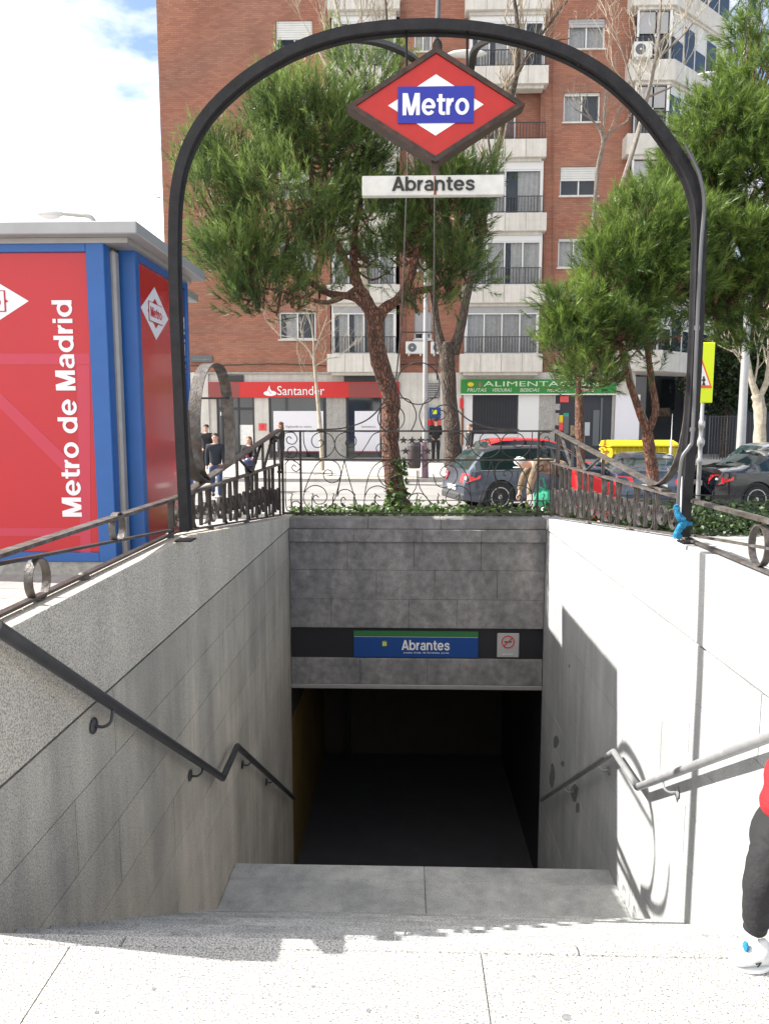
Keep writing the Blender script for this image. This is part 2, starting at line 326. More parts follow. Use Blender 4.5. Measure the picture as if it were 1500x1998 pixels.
def text(name, s, m, parent, c, w, h, ax, ay, depth=.004, bold=0.0, shear=0):
    """lettering: fitted to w x h, centred at c, baseline direction ax, up direction ay"""
    cu = bpy.data.curves.new('t', 'FONT'); cu.body = s; cu.size = 1; cu.extrude = .01; cu.offset = bold; cu.resolution_u = 3; cu.shear = shear
    o = bpy.data.objects.new('t', cu); COL.objects.link(o); bpy.context.view_layer.update()
    me = bpy.data.meshes.new_from_object(o.evaluated_get(bpy.context.evaluated_depsgraph_get())); bpy.data.objects.remove(o)
    n = len(me.vertices); a = np.empty(n*3); me.vertices.foreach_get('co', a); a = a.reshape(n, 3)
    lo, hi = a.min(0), a.max(0); ce = (lo+hi)/2; sz = hi-lo
    ax = Vector(ax).normalized(); ay = Vector(ay).normalized(); az = ax.cross(ay)
    B = np.array([ax, ay, az]); q = (a-ce)*np.array([w/sz[0], h/sz[1], depth/max(sz[2], 1e-6)]); off = OFF.get(parent.name, Vector((0, 0, 0)))
    r = q@B+np.array(c)-np.array(off); me.vertices.foreach_set('co', r.ravel()); me.update()
    return mesh_obj(name, me, m, parent)
ZX, ZZ = (1, 0, 0), (0, 0, 1)
def _ell(cx, cy, rx, ry, a0, a1, wx=.19, wy=.15, n=14):
    an = [radians(a0+(a1-a0)*k/n) for k in range(n+1)]
    return [(cx+rx*cos(a), cy+ry*sin(a)) for a in an]+[(cx+(rx-wx)*cos(a), cy+(ry-wy)*sin(a)) for a in reversed(an)]
def _rc(x0, x1, y0, y1): return [(x0, y0), (x1, y0), (x1, y1), (x0, y1)]
def _st(pts, w):
    C = curve([(x, y, 0) for x, y in pts], 3); L = []; R = []
    for i, p in enumerate(C):
        t = (C[min(i+1, len(C)-1)]-C[max(i-1, 0)]).normalized(); L.append((p.x-t.y*w/2, p.y+t.x*w/2)); R.append((p.x+t.y*w/2, p.y-t.x*w/2))
    return L+R[::-1]
GLY = {'o': (.82, [_ell(.37, .37, .37, .385, 0, 180), _ell(.37, .37, .37, .385, 180, 360)]),
 'e': (.81, [_ell(.37, .37, .37, .385, 0, 180), _ell(.37, .37, .37, .385, 180, 322), _rc(.12, .70, .305, .43)]),
 'a': (.74, [_rc(.45, .64, 0, .50), _ell(.345, .49, .295, .265, 0, 165), _ell(.28, .21, .28, .225, 90, 270, .17, .13), _rc(.27, .46, .305, .435), _rc(.27, .46, -.012, .115)]),
 'b': (.83, [_rc(0, .19, 0, 1), _ell(.38, .37, .37, .385, 0, 180), _ell(.38, .37, .37, .385, 180, 360)]),
 'd': (.85, [_rc(.56, .75, 0, 1), _ell(.37, .37, .37, .385, 0, 180), _ell(.37, .37, .37, .385, 180, 360)]),
 'n': (.78, [_rc(0, .19, 0, .74), _ell(.345, .40, .335, .355, 0, 172), _rc(.49, .68, 0, .42)]),
 'r': (.48, [_rc(0, .19, 0, .74), _ell(.38, .40, .33, .355, 88, 178)]),
 't': (.50, [_rc(.10, .29, .16, .94), _rc(0, .44, .60, .74), _ell(.31, .18, .21, .19, 180, 272), _rc(.30, .44, -.01, .14)]),
 's': (.70, [_st([(.57, .53), (.47, .645), (.32, .675), (.15, .62), (.115, .52), (.2, .43), (.36, .375), (.51, .31), (.56, .21), (.5, .11), (.34, .06), (.18, .09), (.06, .21)], .15)]),
 'i': (.28, [_rc(0, .19, 0, .74), _rc(0, .19, .84, 1)]),
 'M': (1.02, [_rc(0, .2, 0, 1), _rc(.72, .92, 0, 1), [(.02, 1), (.27, 1), (.46, .32), (.65, 1), (.90, 1), (.56, 0), (.36, 0)]]),
 'A': (.92, [[(0, 0), (.21, 0), (.54, 1), (.34, 1)], [(.88, 0), (.67, 0), (.34, 1), (.54, 1)], _rc(.2, .68, .2, .35)])}
def sans(name, s, m, parent, c, w, h, ax, ay, depth=.003, **k):
    """bold grotesque lettering built from strokes, fitted to w x h round c"""
    x = 0; pol = []
    for ch_ in s:
        if ch_ == ' ': x += .34; continue
        adv, ps = GLY[ch_]; pol += [[(px+x, py) for px, py in p] for p in ps]; x += adv
    xs_ = [q[0] for p in pol for q in p]; ys_ = [q[1] for p in pol for q in p]; x0, x1, y0, y1 = min(xs_), max(xs_), min(ys_), max(ys_)
    ax = Vector(ax).normalized(); ay = Vector(ay).normalized(); az = ax.cross(ay); c = Vector(c); b = MB()
    for i, p in enumerate(pol):
        f = [c+ax*((u-(x0+x1)/2)*w/(x1-x0))+ay*((v-(y0+y1)/2)*h/(y1-y0)) for u, v in p]; dz = depth*(.6+.12*(i % 4)); n = len(f)
        b.add([q+az*dz for q in f]+[q-az*depth for q in f], [tuple(range(n))]+[(k, (k+1) % n, (k+1) % n+n, k+n) for k in range(n)])
    return b.build(name, m, parent)

# ================= GROUND ====================================================================
XL, XR, YB = -1.40, 1.667, 8.80
PROF = [(-40, 0), (2.2, 0), (4.2, .26), (6.0, .31), (8.0, .34), (9.1, .36), (11, .15), (13, -.1), (16, -.33), (20, -.40), (24, -.32), (26.2, -.2), (28.5, .02), (30, .12), (60, .12), (400, .12)]
def G(Y):
    for (a, za), (b, zb) in zip(PROF, PROF[1:]):
        if a <= Y <= b: return za+(zb-za)*(Y-a)/(b-a)
    return 0
def sheet(name, m, x0, x1, y0, y1, dz, hole=None, kind='structure'):
    b = MB(); ys = sorted(set([y0, y1]+[y for y, _ in PROF if y0 < y < y1]+([hole[2], hole[3]] if hole else [])))
    xs = sorted(set([x0, x1]+([hole[0], hole[1]] if hole else [])))
    for ya, yb in zip(ys, ys[1:]):
        for xa, xb in zip(xs, xs[1:]):
            if hole and xa >= hole[0]-1e-6 and xb <= hole[1]+1e-6 and ya >= hole[2]-1e-6 and yb <= hole[3]+1e-6: continue
            b.add([(xa, ya, G(ya)+dz), (xb, ya, G(ya)+dz), (xb, yb, G(yb)+dz), (xa, yb, G(yb)+dz)], [(0, 1, 2, 3)])
    o = b.build(name, m); tag(o, kind=kind); return o
sheet('ground', M['concrete'], -200, 200, -40, 400, -.006, (XL-.155, XR+.155, 2.2, 9.08))
# near plaza slabs
plz = thing('plaza_paving', 'pale speckled granite slabs at the head of the steps', 'pavement', (0, 0, 0)); plz['kind'] = 'structure'; del plz['label'], plz['category']
xs = [-3.66, -2.36, -1.06, .24, 1.54, 2.84, 4.14]; ys = [-.2, 1.0, 2.155]
for a, b in zip(xs, xs[1:]):
    for c, d in zip(ys, ys[1:]): bx('slab', M['granite_plaza'], plz, a+.002, b-.002, c+.002, d-.002, -.05, 0)
bx('joint_bed', M['joint'], plz, -3.66, 4.14, -.2, 2.20, -.05, -.0045)
for px, py, r_ in ((718, 1972, .008), (610, 1925, .006), (1105, 1985, .012), (300, 1930, .007), (1040, 1905, .006), (190, 1975, .006)):
    q = ray(px, py); q = q*(-HC/q[2]); MB().prism([(q[0]+r_*cos(k*pi/5)*random.uniform(.6, 1.3), q[1]+r_*sin(k*pi/5)*random.uniform(.6, 1.3)) for k in range(10)], .0002, .0014, 'z').build('dirt_spot', M['scuff'], plz)
# small paving tiles left of the wall, as far as they can be told apart
tl = thing('plaza_tiles', None, None, (0, 0, 0)); tl['kind'] = 'structure'
T = .30
base = None
for i in range(13):
    for j in range(15):
        x = -1.58-T*(i+1); y = 2.24+T*j
        if y+T > 6.5: continue
        z0, z1 = G(y), G(y+T); e = random.uniform(-.0015, .0015)
        v = [(x+.003, y+.003, z0+e), (x+T-.003, y+.003, z0+e), (x+T-.003, y+T-.003, z1+e), (x+.003, y+T-.003, z1+e)]
        v = [(p[0], p[1], p[2]-.02) for p in v]+[(p[0], p[1], p[2]+.008) for p in v]
        MB().add(v, [(0,3,2,1),(4,5,6,7),(0,1,5,4),(1,2,6,5),(2,3,7,6),(3,0,4,7)]).build('tile', M['paving'], tl)
sheet('plaza_right', M['paving'], XR+.175, 12, 2.24, 8.9, .004)
sheet('road', M['road'], -120, 120, 14.4, 24.6, .004)
# kerbs
for (y, nm) in ((24.6, 'kerb'), (14.2, 'kerb')):
    kb = thing(nm, None, None, (0, 0, 0)); kb['kind'] = 'structure'
    for i in range(26):
        x = -13+i*1.0
        bx('kerb_stone', M['kerb'], kb, x+.004, x+.996, y, y+.16, G(y)-.2, G(y)+.11)
for (ya, yb, mm) in ((24.78, 28.2, 'concrete'), (28.2, 29.96, 'paving')):
    sheet('pavement', M[mm], -60, 60, ya, yb, .10 if ya < 25 else .104)
for y, x0, x1 in ((15.9, -9, -1.2), (17.6, -9, 1), (19.4, -8, .5), (21.2, -8, 0.3)):    # worn expansion lines in the paving
    sheet('paving_joint', M['joint'], x0, x1, y, y+.035, .010)

# ================= STAIRWELL =================================================================
R0, RUN, RISE = 2.21, .2445, .1633
def stair_z(y):
    if y < R0: return 0
    if y < 4.90: return -RISE*(int((y-R0)/RUN)+1)
    if y < 5.72: return -1.96
    if y < 8.9: return -1.96-RISE*(int((y-5.72)/RUN)+1)
    return -4.083
def wall_top(y): return .93 if y < 4.72 else .93-(y-4.72)*(.93-.53)/(8.8-4.72)
def side_wall(lab, xin, sgn, mt, mc, joints, y0):
    w = thing('retaining_wall', lab, 'wall', (xin, y0, 0))
    a, b = sorted((xin+sgn*.034, xin+sgn*.165))
    MB().prism([(y0+.004, -4.3), (9.06, -4.3), (9.06, .49), (8.8, .49), (4.72, .89), (y0+.004, .89)], a, b, 'x').build('wall_core', M['joint_grey'] if sgn < 0 else M['granite_pale'], w)
    js = [y0]+joints+[9.08]
    for p, q in zip(js, js[1:]):
        ysn = [p+.003]+([4.72] if p < 4.72 < q else [])+([8.8] if p < 8.8 < q else [])+[q-.003]
        pts = [(p+.003, .402), (q-.003, .402)]+[(y, wall_top(min(y, 8.8))) for y in reversed(ysn)]
        a, b = sorted((xin-sgn*.006, xin+sgn*.17))
        MB().prism(pts, a, b, 'x').build('coping_stone', mt, w, bevel=.006)
    z = .392; r = 0; H = .335; L = 1.28
    while z > -4.2:
        y = y0+(-.55 if r % 2 else -.1)
        while y < 9.0:
            p, q = max(y, y0), min(y+L, 8.79)
            if q-p > .05 and stair_z(q-.01) < z+.02:
                a, b = sorted((xin+random.uniform(0, .0012)*sgn, xin+sgn*.03))
                bx('stone_slab', mc, w, a, b, p+.0022, q-.0022, z-H+.002, z-.0022)
            y += L
        z -= H; r += 1
    return w
lw = side_wall('speckled granite left retaining wall of the stairwell, in shade', XL, -1, M['granite_top'], M['granite_wall'],
          [atX(97, 1300, XL).y, atX(385, 1100, XL).y, atX(475, 1060, XL).y, 7.6], 2.225)
rw = side_wall('bright sunlit granite right retaining wall of the stairwell', XR, 1, M['granite_pale'], M['granite_pale'], [3.2, 4.9, 6.3, 7.7], 2.225)
for px, py, w_, h_ in ((1083, 1447, 7, 16), (1077, 1515, 6, 26), (1121, 1545, 9, 22), (1097, 1490, 4, 7), (1126, 1575, 5, 12), (1110, 1300, 2, 4)):
    pts = [atX(px+w_*cos(k*pi/6)*random.uniform(.5, 1.1), py+h_*sin(k*pi/6)*random.uniform(.6, 1.1), XR) for k in range(12)]
    MB().prism([(p.y, p.z) for p in pts], XR-.0012, XR-.0004, 'x').build('scuff_mark', M['scuff'], rw)
# staircase
st = thing('staircase', 'grey speckled granite steps descending to the underground entrance', 'stairs', (0, R0, 0))
def step(z, ya, yb, cuts, name='step_stone', h=.19, m=None):
    for a, b in zip(cuts, cuts[1:]): bx(name, m or M['granite_step'], st, a+.002, b-.002, ya+.001, yb, z-h, z, bevel=.004)
step(0, 2.157, R0, [XL-.17, -.9, .55, XR+.17], m=M['granite_plaza'])
for k in range(1, 11+1):
    c = random.uniform(-.2, .4); step(-RISE*k, R0+RUN*(k-1)-.02, R0+RUN*k, [XL, c-.05, XR])
step(-1.96, 4.88, 5.512, [XL, .16, XR], 'landing_slab'); step(-1.96, 5.512, 5.72, [XL, .16, XR], 'landing_slab')
for k in range(1, 13):
    step(-1.96-RISE*k, 5.70+RUN*(k-1), 5.72+RUN*k, [XL, random.uniform(-.2, .5), XR])
# portal wall over the opening
pw = thing('portal_wall', 'stained grey stone wall above the dark underground entrance', 'wall', (0, YB, -.5))
zb = lambda y: at(815, y, YB).z
def row(y0, y1, cuts, Y0, name, m, Y1=9.06, bev=.004):
    for a, b in zip(cuts, cuts[1:]): bx(name, m, pw, a+.0011, b-.0011, Y0, Y1, zb(y1)+.0011, zb(y0)-.0011, bevel=bev)
gb = M['granite_back']
row(1012, 1033, [XL+.002, -.45, .42, XR-.002], YB-.0, 'coping_stone', gb, bev=.008)
row(1033, 1057, [XL+.002, -.62, .2, .9, XR-.002], YB-.045, 'string_course', gb)
for (a, b, cc) in ((1057, 1113, [-.7, .1, .9]), (1113, 1170, [-.35, .35, 1.1]), (1170, 1226, [-.9, .04, .62])):
    row(a, b, [XL+.002]+cc+[XR-.002], YB+random.uniform(0, .002), 'stone_slab', gb)
bx('wall_core', M['joint_grey'], pw, XL+.001, XR-.001, 8.86, 9.05, zb(1343)+.02, zb(1012)-.02)
bx('recessed_band', M['band'], pw, XL+.002, XR-.002, 8.845, 8.95, zb(1286), zb(1226))
row(1286, 1336, [XL+.002, -.55, .27, XR-.002], YB, 'lintel_stone', gb)
row(1336, 1344, [XL+.002, XR-.002], YB-.02, 'lintel_edge', M['k_grey'])
# hall below
hl = thing('underground_hall', 'dark hall at the foot of the steps with a yellow left wall', 'hall', (0, 9.1, -4))
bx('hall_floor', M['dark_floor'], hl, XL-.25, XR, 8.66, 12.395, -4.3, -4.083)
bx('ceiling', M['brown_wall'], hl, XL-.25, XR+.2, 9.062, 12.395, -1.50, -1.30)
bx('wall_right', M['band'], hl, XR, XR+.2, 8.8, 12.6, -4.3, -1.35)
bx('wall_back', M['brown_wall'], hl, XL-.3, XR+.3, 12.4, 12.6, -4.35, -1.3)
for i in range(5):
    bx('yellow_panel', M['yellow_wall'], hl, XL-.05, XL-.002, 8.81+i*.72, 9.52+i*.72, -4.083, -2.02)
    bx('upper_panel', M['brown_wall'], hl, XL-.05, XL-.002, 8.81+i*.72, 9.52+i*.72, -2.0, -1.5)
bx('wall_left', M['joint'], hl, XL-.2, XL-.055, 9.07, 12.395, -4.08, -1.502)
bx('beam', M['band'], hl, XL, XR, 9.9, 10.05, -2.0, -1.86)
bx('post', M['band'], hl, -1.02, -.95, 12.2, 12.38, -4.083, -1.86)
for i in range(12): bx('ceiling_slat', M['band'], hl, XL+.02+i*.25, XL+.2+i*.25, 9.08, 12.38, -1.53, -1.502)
# station sign in the band
sg = thing('station_sign', 'blue and green station name sign in the dark band over the entrance', 'sign', at(811, 1258, 8.82))
a = at(690, 1282, 8.82); b = at(933, 1233, 8.82)
bx('panel', M['sig_blue'], sg, a.x, b.x, 8.825, 8.85, a.z, b.z-.075, bevel=.003)
bx('top_band', M['sig_green'], sg, a.x, b.x, 8.825, 8.85, b.z-.070, b.z, bevel=.003)
bx('line', M['sign_white'], sg, a.x+.005, b.x-.005, 8.829, 8.84, b.z-.0745, b.z-.0705)
sans('lettering', 'Abrantes', M['sign_white'], sg, at(830, 1259, 8.822), .585, .125, ZX, ZZ)
text('small_lettering', 'acceso Avda. de Abrantes, pares', M['sign_white'], sg, at(831, 1274, 8.822), .55, .026, ZX, ZZ)
c = at(750, 1256, 8.818); MB().prism([(c.x+.045*cos(q*pi/3+.5236), c.z+.045*sin(q*pi/3+.5236)) for q in range(6)], 8.819, 8.825).build('line_badge', M['sig_green'], sg)
for q_ in (-.013, .013): text('line_digit', '1', mat('badge_yellow', (.7, .65, .2), .5), sg, (c.x+q_, 8.816, c.z), .02, .055, ZX, ZZ)
ns = thing('no_smoking_sign', 'small grey no smoking sign right of the station name', 'sign', at(991, 1260, 8.82))
a = at(969, 1283, 8.82); b = at(1013, 1236, 8.82); ce = at(991, 1253, 8.81)
bx('plate', mat('grey_plate', (.40, .39, .39), .5), ns, a.x, b.x, 8.825, 8.84, a.z, b.z, bevel=.008)
ring = lambda cx, cz, r, Y, n=24: [(cx+r*cos(2*pi*k/n), Y, cz+r*sin(2*pi*k/n)) for k in range(n+1)]
MB().ribbon(ring(ce.x, ce.z, .073, 8.822), .006, .012, (0, 1, 0)).build('red_ring', M['car_red'], ns)
MB().ribbon([(ce.x-.05, 8.82, ce.z-.05), (ce.x+.05, 8.82, ce.z+.05)], .004, .011, (0, 1, 0)).build('red_bar', M['car_red'], ns)
bx('cigarette', M['black'], ns, ce.x-.045, ce.x+.045, 8.821, 8.824, ce.z-.006, ce.z+.006)
text('caption', 'NO FUMAR', M['sign_white'], ns, (ce.x, 8.823, a.z+.04), .13, .022, ZX, ZZ)

# handrails
def handrail(lab, pts, xin, s, brs, m='hand_rail'):
    t = thing('handrail', lab, 'handrail', pts[0])
    MB().tube(pts, .0245, 12).build('rail', M[m], t, smooth=True)
    for (px, py) in brs:
        c = atX(px, py, xin-s*.004)
        # nearest rail point at same Y
        for p, q in zip(pts, pts[1:]):
            if p.y <= c.y+.05 <= q.y: f = (c.y+.05-p.y)/(q.y-p.y); rp = p.lerp(q, f)
        br = MB().tube(curve([c, (c.x-s*.045, c.y, c.z-.004), (rp.x, c.y+.02, c.z+.012), (rp.x, rp.y, rp.z-.02)], 5), .0075, 8).build('bracket', M[m], t, smooth=True)
        MB().lathe([(.0, 0), (.036, 0), (.038, .004), (.030, .009), (0, .011)] if s < 0 else [(0, 0), (.036, 0), (.038, -.004), (.030, -.009), (0, -.011)], c, 18, 'x').build('rosette', M[m], br, smooth=True)
    return t
hx = XL+.075
pL = [atX(0, 1228, hx), atX(435, 1518, hx), atX(463, 1456, hx), atX(572, 1556, hx)]
pL[0] = pL[1].lerp(pL[0], 1.01); pL[3] = pL[2].lerp(pL[3], 1.03)
handrail('dark round handrail on the shaded left wall', pL, XL, -1, [(183, 1416), (371, 1513), (473, 1492), (520, 1526)])
hx = XR-.075
pR = [atX(1500, 1438, hx), atX(1243, 1536, hx), atX(1197, 1467, hx), atX(1056, 1560, hx)]
pR[0] = pR[1].lerp(pR[0], 1.5)
handrail('sunlit round handrail on the bright right wall', pR, XR, 1, [(1320, 1545), (1187, 1502), (1118, 1545)], 'hand_rail_sunlit')

# ================= RAILINGS ==================================================================
def rail_box(pts, w=.045, t=.016): return MB().ribbon([Vector(p) for p in pts], w, t, (1, 0, 0))
def base_z(y): return wall_top(y)+.035 if y < 8.8 else .565
def volute(c, R, h0, flip, s, w, z0, z1, X, y0, Rz=None):
    """bar end, bend and scroll: R outer radius, flip = scroll hangs from the top rail"""
    Rz = Rz or R; p = [(c[0]-R*.80, h0), (c[0]-R*1.04, (h0+c[1])/2)]
    for k in range(19):
        a = radians(180+k*30); r = R*(1-.80*(k/18)**.85); p.append((c[0]+r*cos(a), c[1]+r*Rz/R*sin(a)))
    out = []
    for a, b in p:
        if flip: b = z0+z1-b
        a = a if s > 0 else w-a
        out.append((X, y0+a, b))
    return out
def unitA(y0, w, z0, z1, X):
    h = z1-z0; R = w*.225; Rz = min(h*.40, .19); return [volute((w*.25, z0+Rz+.006), R, z1, False, s, w, z0, z1, X, y0, Rz) for s in (1, -1)]
def unitB(y0, w, z0, z1, X):
    h = z1-z0; R = w*.17; Rz = min(h*.27, .13); o = [volute((w*.235, z0+Rz+.01+h*.16), R, z1, k > 0, s, w, z0, z1, X, y0, Rz) for k, s in ((0, 1), (0, -1))]
    for s in (1, -1):
        o.append([(X, y0+w/2+s*w*q, z1-h*v) for q, v in ((.03, .0), (.06, .3), (.04, .65), (.015, 1.0))])
        o.append([(X, y0+w/2+s*w*q, z1-h*v) for q, v in ((.49, .45), (.46, .8), (.36, .98), (.22, 1.0))])
    return o
def side_rail(lab, X, ypost, near, rings, mi, balls, yup):
    t = thing('iron_railing', lab, 'railing', (X, ypost, base_z(ypost)))
    zt = 1.19-max(0, abs(X)-1.455)*.5 if X < 0 else 1.19
    rail_box([(X, near, zt), (X, 8.79, zt)], .055, .017).build('middle_rail', M['iron_worn_sunlit'], t)
    rail_box([(X, yup, zt+.017), (X, 8.79, 1.575)], .065, .018).build('sloping_top_rail', M['iron_worn_sunlit'], t)
    rail_box([(X, near, .95), (X, 4.72, .95), (X, 8.79, .56)], .034, .013).build('bottom_rail', mi, t)
    rail_box([(X, ypost+.1, .975), (X, near, 1.165)], .03, .012).build('diagonal_bar', mi, t)
    for (y, z, ry, rz) in rings:
        MB().ribbon([(X, y+ry*cos(a*pi/14), z+rz*sin(a*pi/14)) for a in range(29)], .035, .007, (1, 0, 0)).build('ring', M['iron_worn_sunlit'], t, smooth=True)
    for y in balls:
        b = MB().ball((X+.0, y, base_z(y)-.03), .031, 14); b.build('ball_foot', M['iron_worn_sunlit'], t, smooth=True)
    w = .455; y = 4.67; k = 0
    while y+w < 8.85:
        z0 = base_z(y+w/2)+.006; z1 = zt-.009
        for c in (unitA if k % 2 == 0 else unitB)(y+.02, w-.04, z0, z1, X):
            MB().ribbon(curve(c, 2), .024, .006, (1, 0, 0)).build('scroll', mi, t, smooth=True)
        bx('bar', mi, t, X-.012, X+.012, y+w-.004, y+w+.004, base_z(y+w), z1)
        y += w; k += 1
    bx('bar', mi, t, X-.018, X+.018, 4.655, 4.669, .96, zt)
    for ya, yb in ((6.55, 6.55), (6.6, 7.15), (7.7, 7.2), (7.75, 7.75), (8.4, 7.8), (8.45, 8.45)):
        zu = lambda y: zt+.017+(y-yup)*(1.575-zt)/(8.79-yup)
        MB().ribbon([(X, ya, zu(ya)-.01), (X, yb+.001, zt+.008)], .028, .008, (1, 0, 0)).build('strut', mi, t)
    return t
XlR, XrR = -1.495, 1.72
lr = side_rail('dark scrolled iron railing along the left wall beside the kiosk', XlR, 4.55, 2.3,
          [(2.93, 1.02, .075, .085), (3.78, 1.115, .07, .075)], M['iron_rail'], [3.35, 4.62, 5.6, 6.9], 5.05)
rr = side_rail('worn sunlit scrolled iron railing along the right wall', XrR, 4.45, 2.3,
          [(2.95, 1.02, .075, .085), (3.62, 1.06, .085, .10)], M['iron_worn_sunlit'], [3.3, 4.5, 5.7, 7.0], 4.95)
# tall loop of flat bar rising from the left railing
lp = [atX(x, y, -1.45) for x, y in ((402, 938), (388, 915), (381, 860), (380, 800), (386, 748), (398, 718), (413, 710), (428, 718), (438, 745), (445, 790), (449, 850), (449, 905))]
MB().ribbon(curve(lp, 6), .085, .012, (1, 0, 0)).build('loop', M['iron_worn_sunlit'], lr, smooth=True)
q0, q1 = atX(384, 777, -1.45), atX(443, 777, -1.45); rail_box([q0, q1], .03, .014).build('loop_crossbar', M['iron_rail'], lr)
lp = [atX(x, y, -1.45) for x, y in ((356, 800), (359, 850), (366, 898), (380, 928), (402, 941))]
MB().ribbon(curve(lp, 6), .085, .012, (1, 0, 0)).build('bowl', M['iron_rail'], lr, smooth=True)
lp = [atX(x, y, 1.70) for x, y in ((1345, 780), (1337, 840), (1325, 890), (1308, 925), (1288, 943), (1268, 946))]
MB().ribbon(curve(lp, 6), .05, .012, (1, 0, 0)).build('bowl', M['iron_worn_sunlit'], rr, smooth=True)

# back fence
YF = 8.83
bf = thing('ornamental_fence', 'thin wrought iron fence with scrolls, stars and a crest above the entrance', 'fence', at(815, 1003, YF))
PP = lambda pts: [at(x, y, YF) for x, y in pts]
mir = lambda pts: [(1630-x, y) for x, y in pts]
IR = M['iron_rail']
def hbar(x0, x1, y, t=.020, name='rail'):
    a, b = at(x0, y, YF), at(x1, y, YF); return bx(name, IR, bf, a.x, b.x, YF-.011, YF+.011, a.z-t/2, a.z+t/2)
hbar(552, 1085, 841); hbar(556, 1080, 897); hbar(552, 1082, 1001, .022)
for x, w in ((553, .02), (588, .017), (1047, .017), (1083, .02)):
    a = at(x, 1004, YF); b = at(x, 841, YF); bx('upright', IR, bf, a.x-w/2-.003, a.x+w/2+.003, YF-.013, YF+.013, a.z, b.z)
def sc(pts, both=True, r=.0062, name='scroll'):
    for q in ([pts, mir(pts)] if both else [pts]): MB().tube(curve(PP(q), 6), r, 6).build(name, IR, bf, smooth=True)
def spir(cx, cy, r, a0, turns): return [(cx+(r*(1-.82*k/9))*cos(a0+turns*2*pi*k/9), cy+(r*(1-.82*k/9))*sin(a0+turns*2*pi*k/9)) for k in range(10)]
sc([(592, 843), (594, 868), (605, 887), (625, 894), (645, 886), (653, 868), (646, 850), (628, 843), (612, 850), (608, 862), (614, 872), (625, 872), (631, 864), (627, 858), (622, 861)])
sc([(740, 843), (727, 849), (715, 868), (702, 886), (684, 894), (662, 886), (653, 868), (660, 850), (678, 843), (691, 850), (695, 862), (690, 871), (680, 872), (674, 865), (678, 858), (683, 861)])
sc([(762, 893), (743, 890), (734, 876), (740, 866), (752, 867), (756, 877), (749, 881), (745, 875)])
sc([(557, 845), (572, 844), (580, 856), (574, 866), (563, 865), (559, 857), (564, 852), (569, 856)])
sc([(557, 892), (573, 893), (580, 882), (574, 872), (564, 874), (561, 881), (566, 886), (570, 881)])
sc([(557, 905), (566, 897), (580, 903), (586, 912), (578, 920), (570, 914), (573, 907), (578, 911)])
sc([(557, 905), (558, 985), (566, 997), (580, 996), (586, 985), (580, 978), (571, 980), (570, 988), (576, 989)])
sc([(593, 960), (607, 925), (622, 902), (640, 897), (658, 904), (665, 922), (660, 937), (647, 942), (635, 936), (631, 925), (637, 917), (646, 919), (648, 927), (642, 928)])
sc([(667, 920), (660, 950), (652, 976), (640, 992), (620, 998), (601, 990), (592, 972), (598, 955), (614, 947), (631, 953), (638, 968), (632, 981), (618, 983), (611, 973), (616, 966), (622, 971)])
sc([(672, 898), (665, 930), (658, 968), (663, 958), (676, 955), (689, 963), (693, 980), (686, 992), (672, 988), (665, 977), (670, 970), (675, 976)])
sc([(672, 898), (684, 945), (702, 1000)])
sc([(770, 898), (742, 901), (724, 918), (714, 950), (710, 985), (708, 998)])
sc([(712, 968), (720, 954), (737, 948), (753, 955), (761, 972), (754, 986), (740, 986), (731, 976), (735, 967), (742, 971)])
sc([(785, 925), (779, 945), (765, 951), (748, 946), (738, 930), (742, 914), (756, 907), (768, 914), (771, 926), (762, 932)])
sc([(813.5, 918), (813, 945), (805, 962), (790, 980), (772, 992)]); sc([(790, 985), (800, 968), (815, 962), (830, 968), (840, 985)], False)
sc([(785, 897), (795, 904), (803, 911), (797, 903), (804, 899)])
for x in (787, 804, 821, 838): 
    c = at(x, 859, YF); MB().prism([(c.x+(.052 if k % 2 == 0 else .021)*sin(k*pi/5), c.z+(.052 if k % 2 == 0 else .021)*cos(k*pi/5)) for k in range(10)], YF-.004, YF+.004).build('star', IR, bf)
for x in (791, 813, 834):
    c = at(x, 880, YF); MB().prism([(c.x+(.052 if k % 2 == 0 else .021)*sin(k*pi/5), c.z+(.052 if k % 2 == 0 else .021)*cos(k*pi/5)) for k in range(10)], YF-.004, YF+.004).build('star', IR, bf)
hbar(773, 857, 859, .008, 'star_bar'); hbar(773, 857, 880, .008, 'star_bar')
# crest
cp = [(618, 838), (665, 836), (707, 824), (733, 805), (752, 778), (765, 742)]
for q in (cp, mir(cp)): MB().ribbon(curve(PP(q), 8), .02, .016, (0, 1, 0)).build('crest_arch', IR, bf, smooth=True)
for (x, y, r) in ((816, 748, 41), (763, 816, 26), (867, 816, 26)):
    MB().tube([at(x+r*cos(a*pi/18), y+r*sin(a*pi/18), YF) for a in range(37)], .0075, 6).build('crest_ring', IR, bf, smooth=True)
sc([(779, 776), (797, 780), (808, 795), (812, 812), (808, 828), (802, 840)], r=.0075, name='crest_scroll')
sc([(858, 800), (868, 804), (868, 814), (858, 819), (851, 813), (855, 806), (860, 810)], False)
# tall twin rods that carry the rear end of the arch ribs
tr = [at(772, 742, YF), at(783, 640, YF), at(793, 380, YF), at(797, 250, YF)]
for q in (tr, [at(853, 742, YF), at(846, 640, YF), at(848, 380, YF), at(850, 250, YF)]):
    MB().tube(q, .009, 7).build('tall_rod', IR, bf, smooth=True)
MB().tube([at(781, 648, YF), at(846, 648, YF)], .008, 6).build('cross_rod', IR, bf)

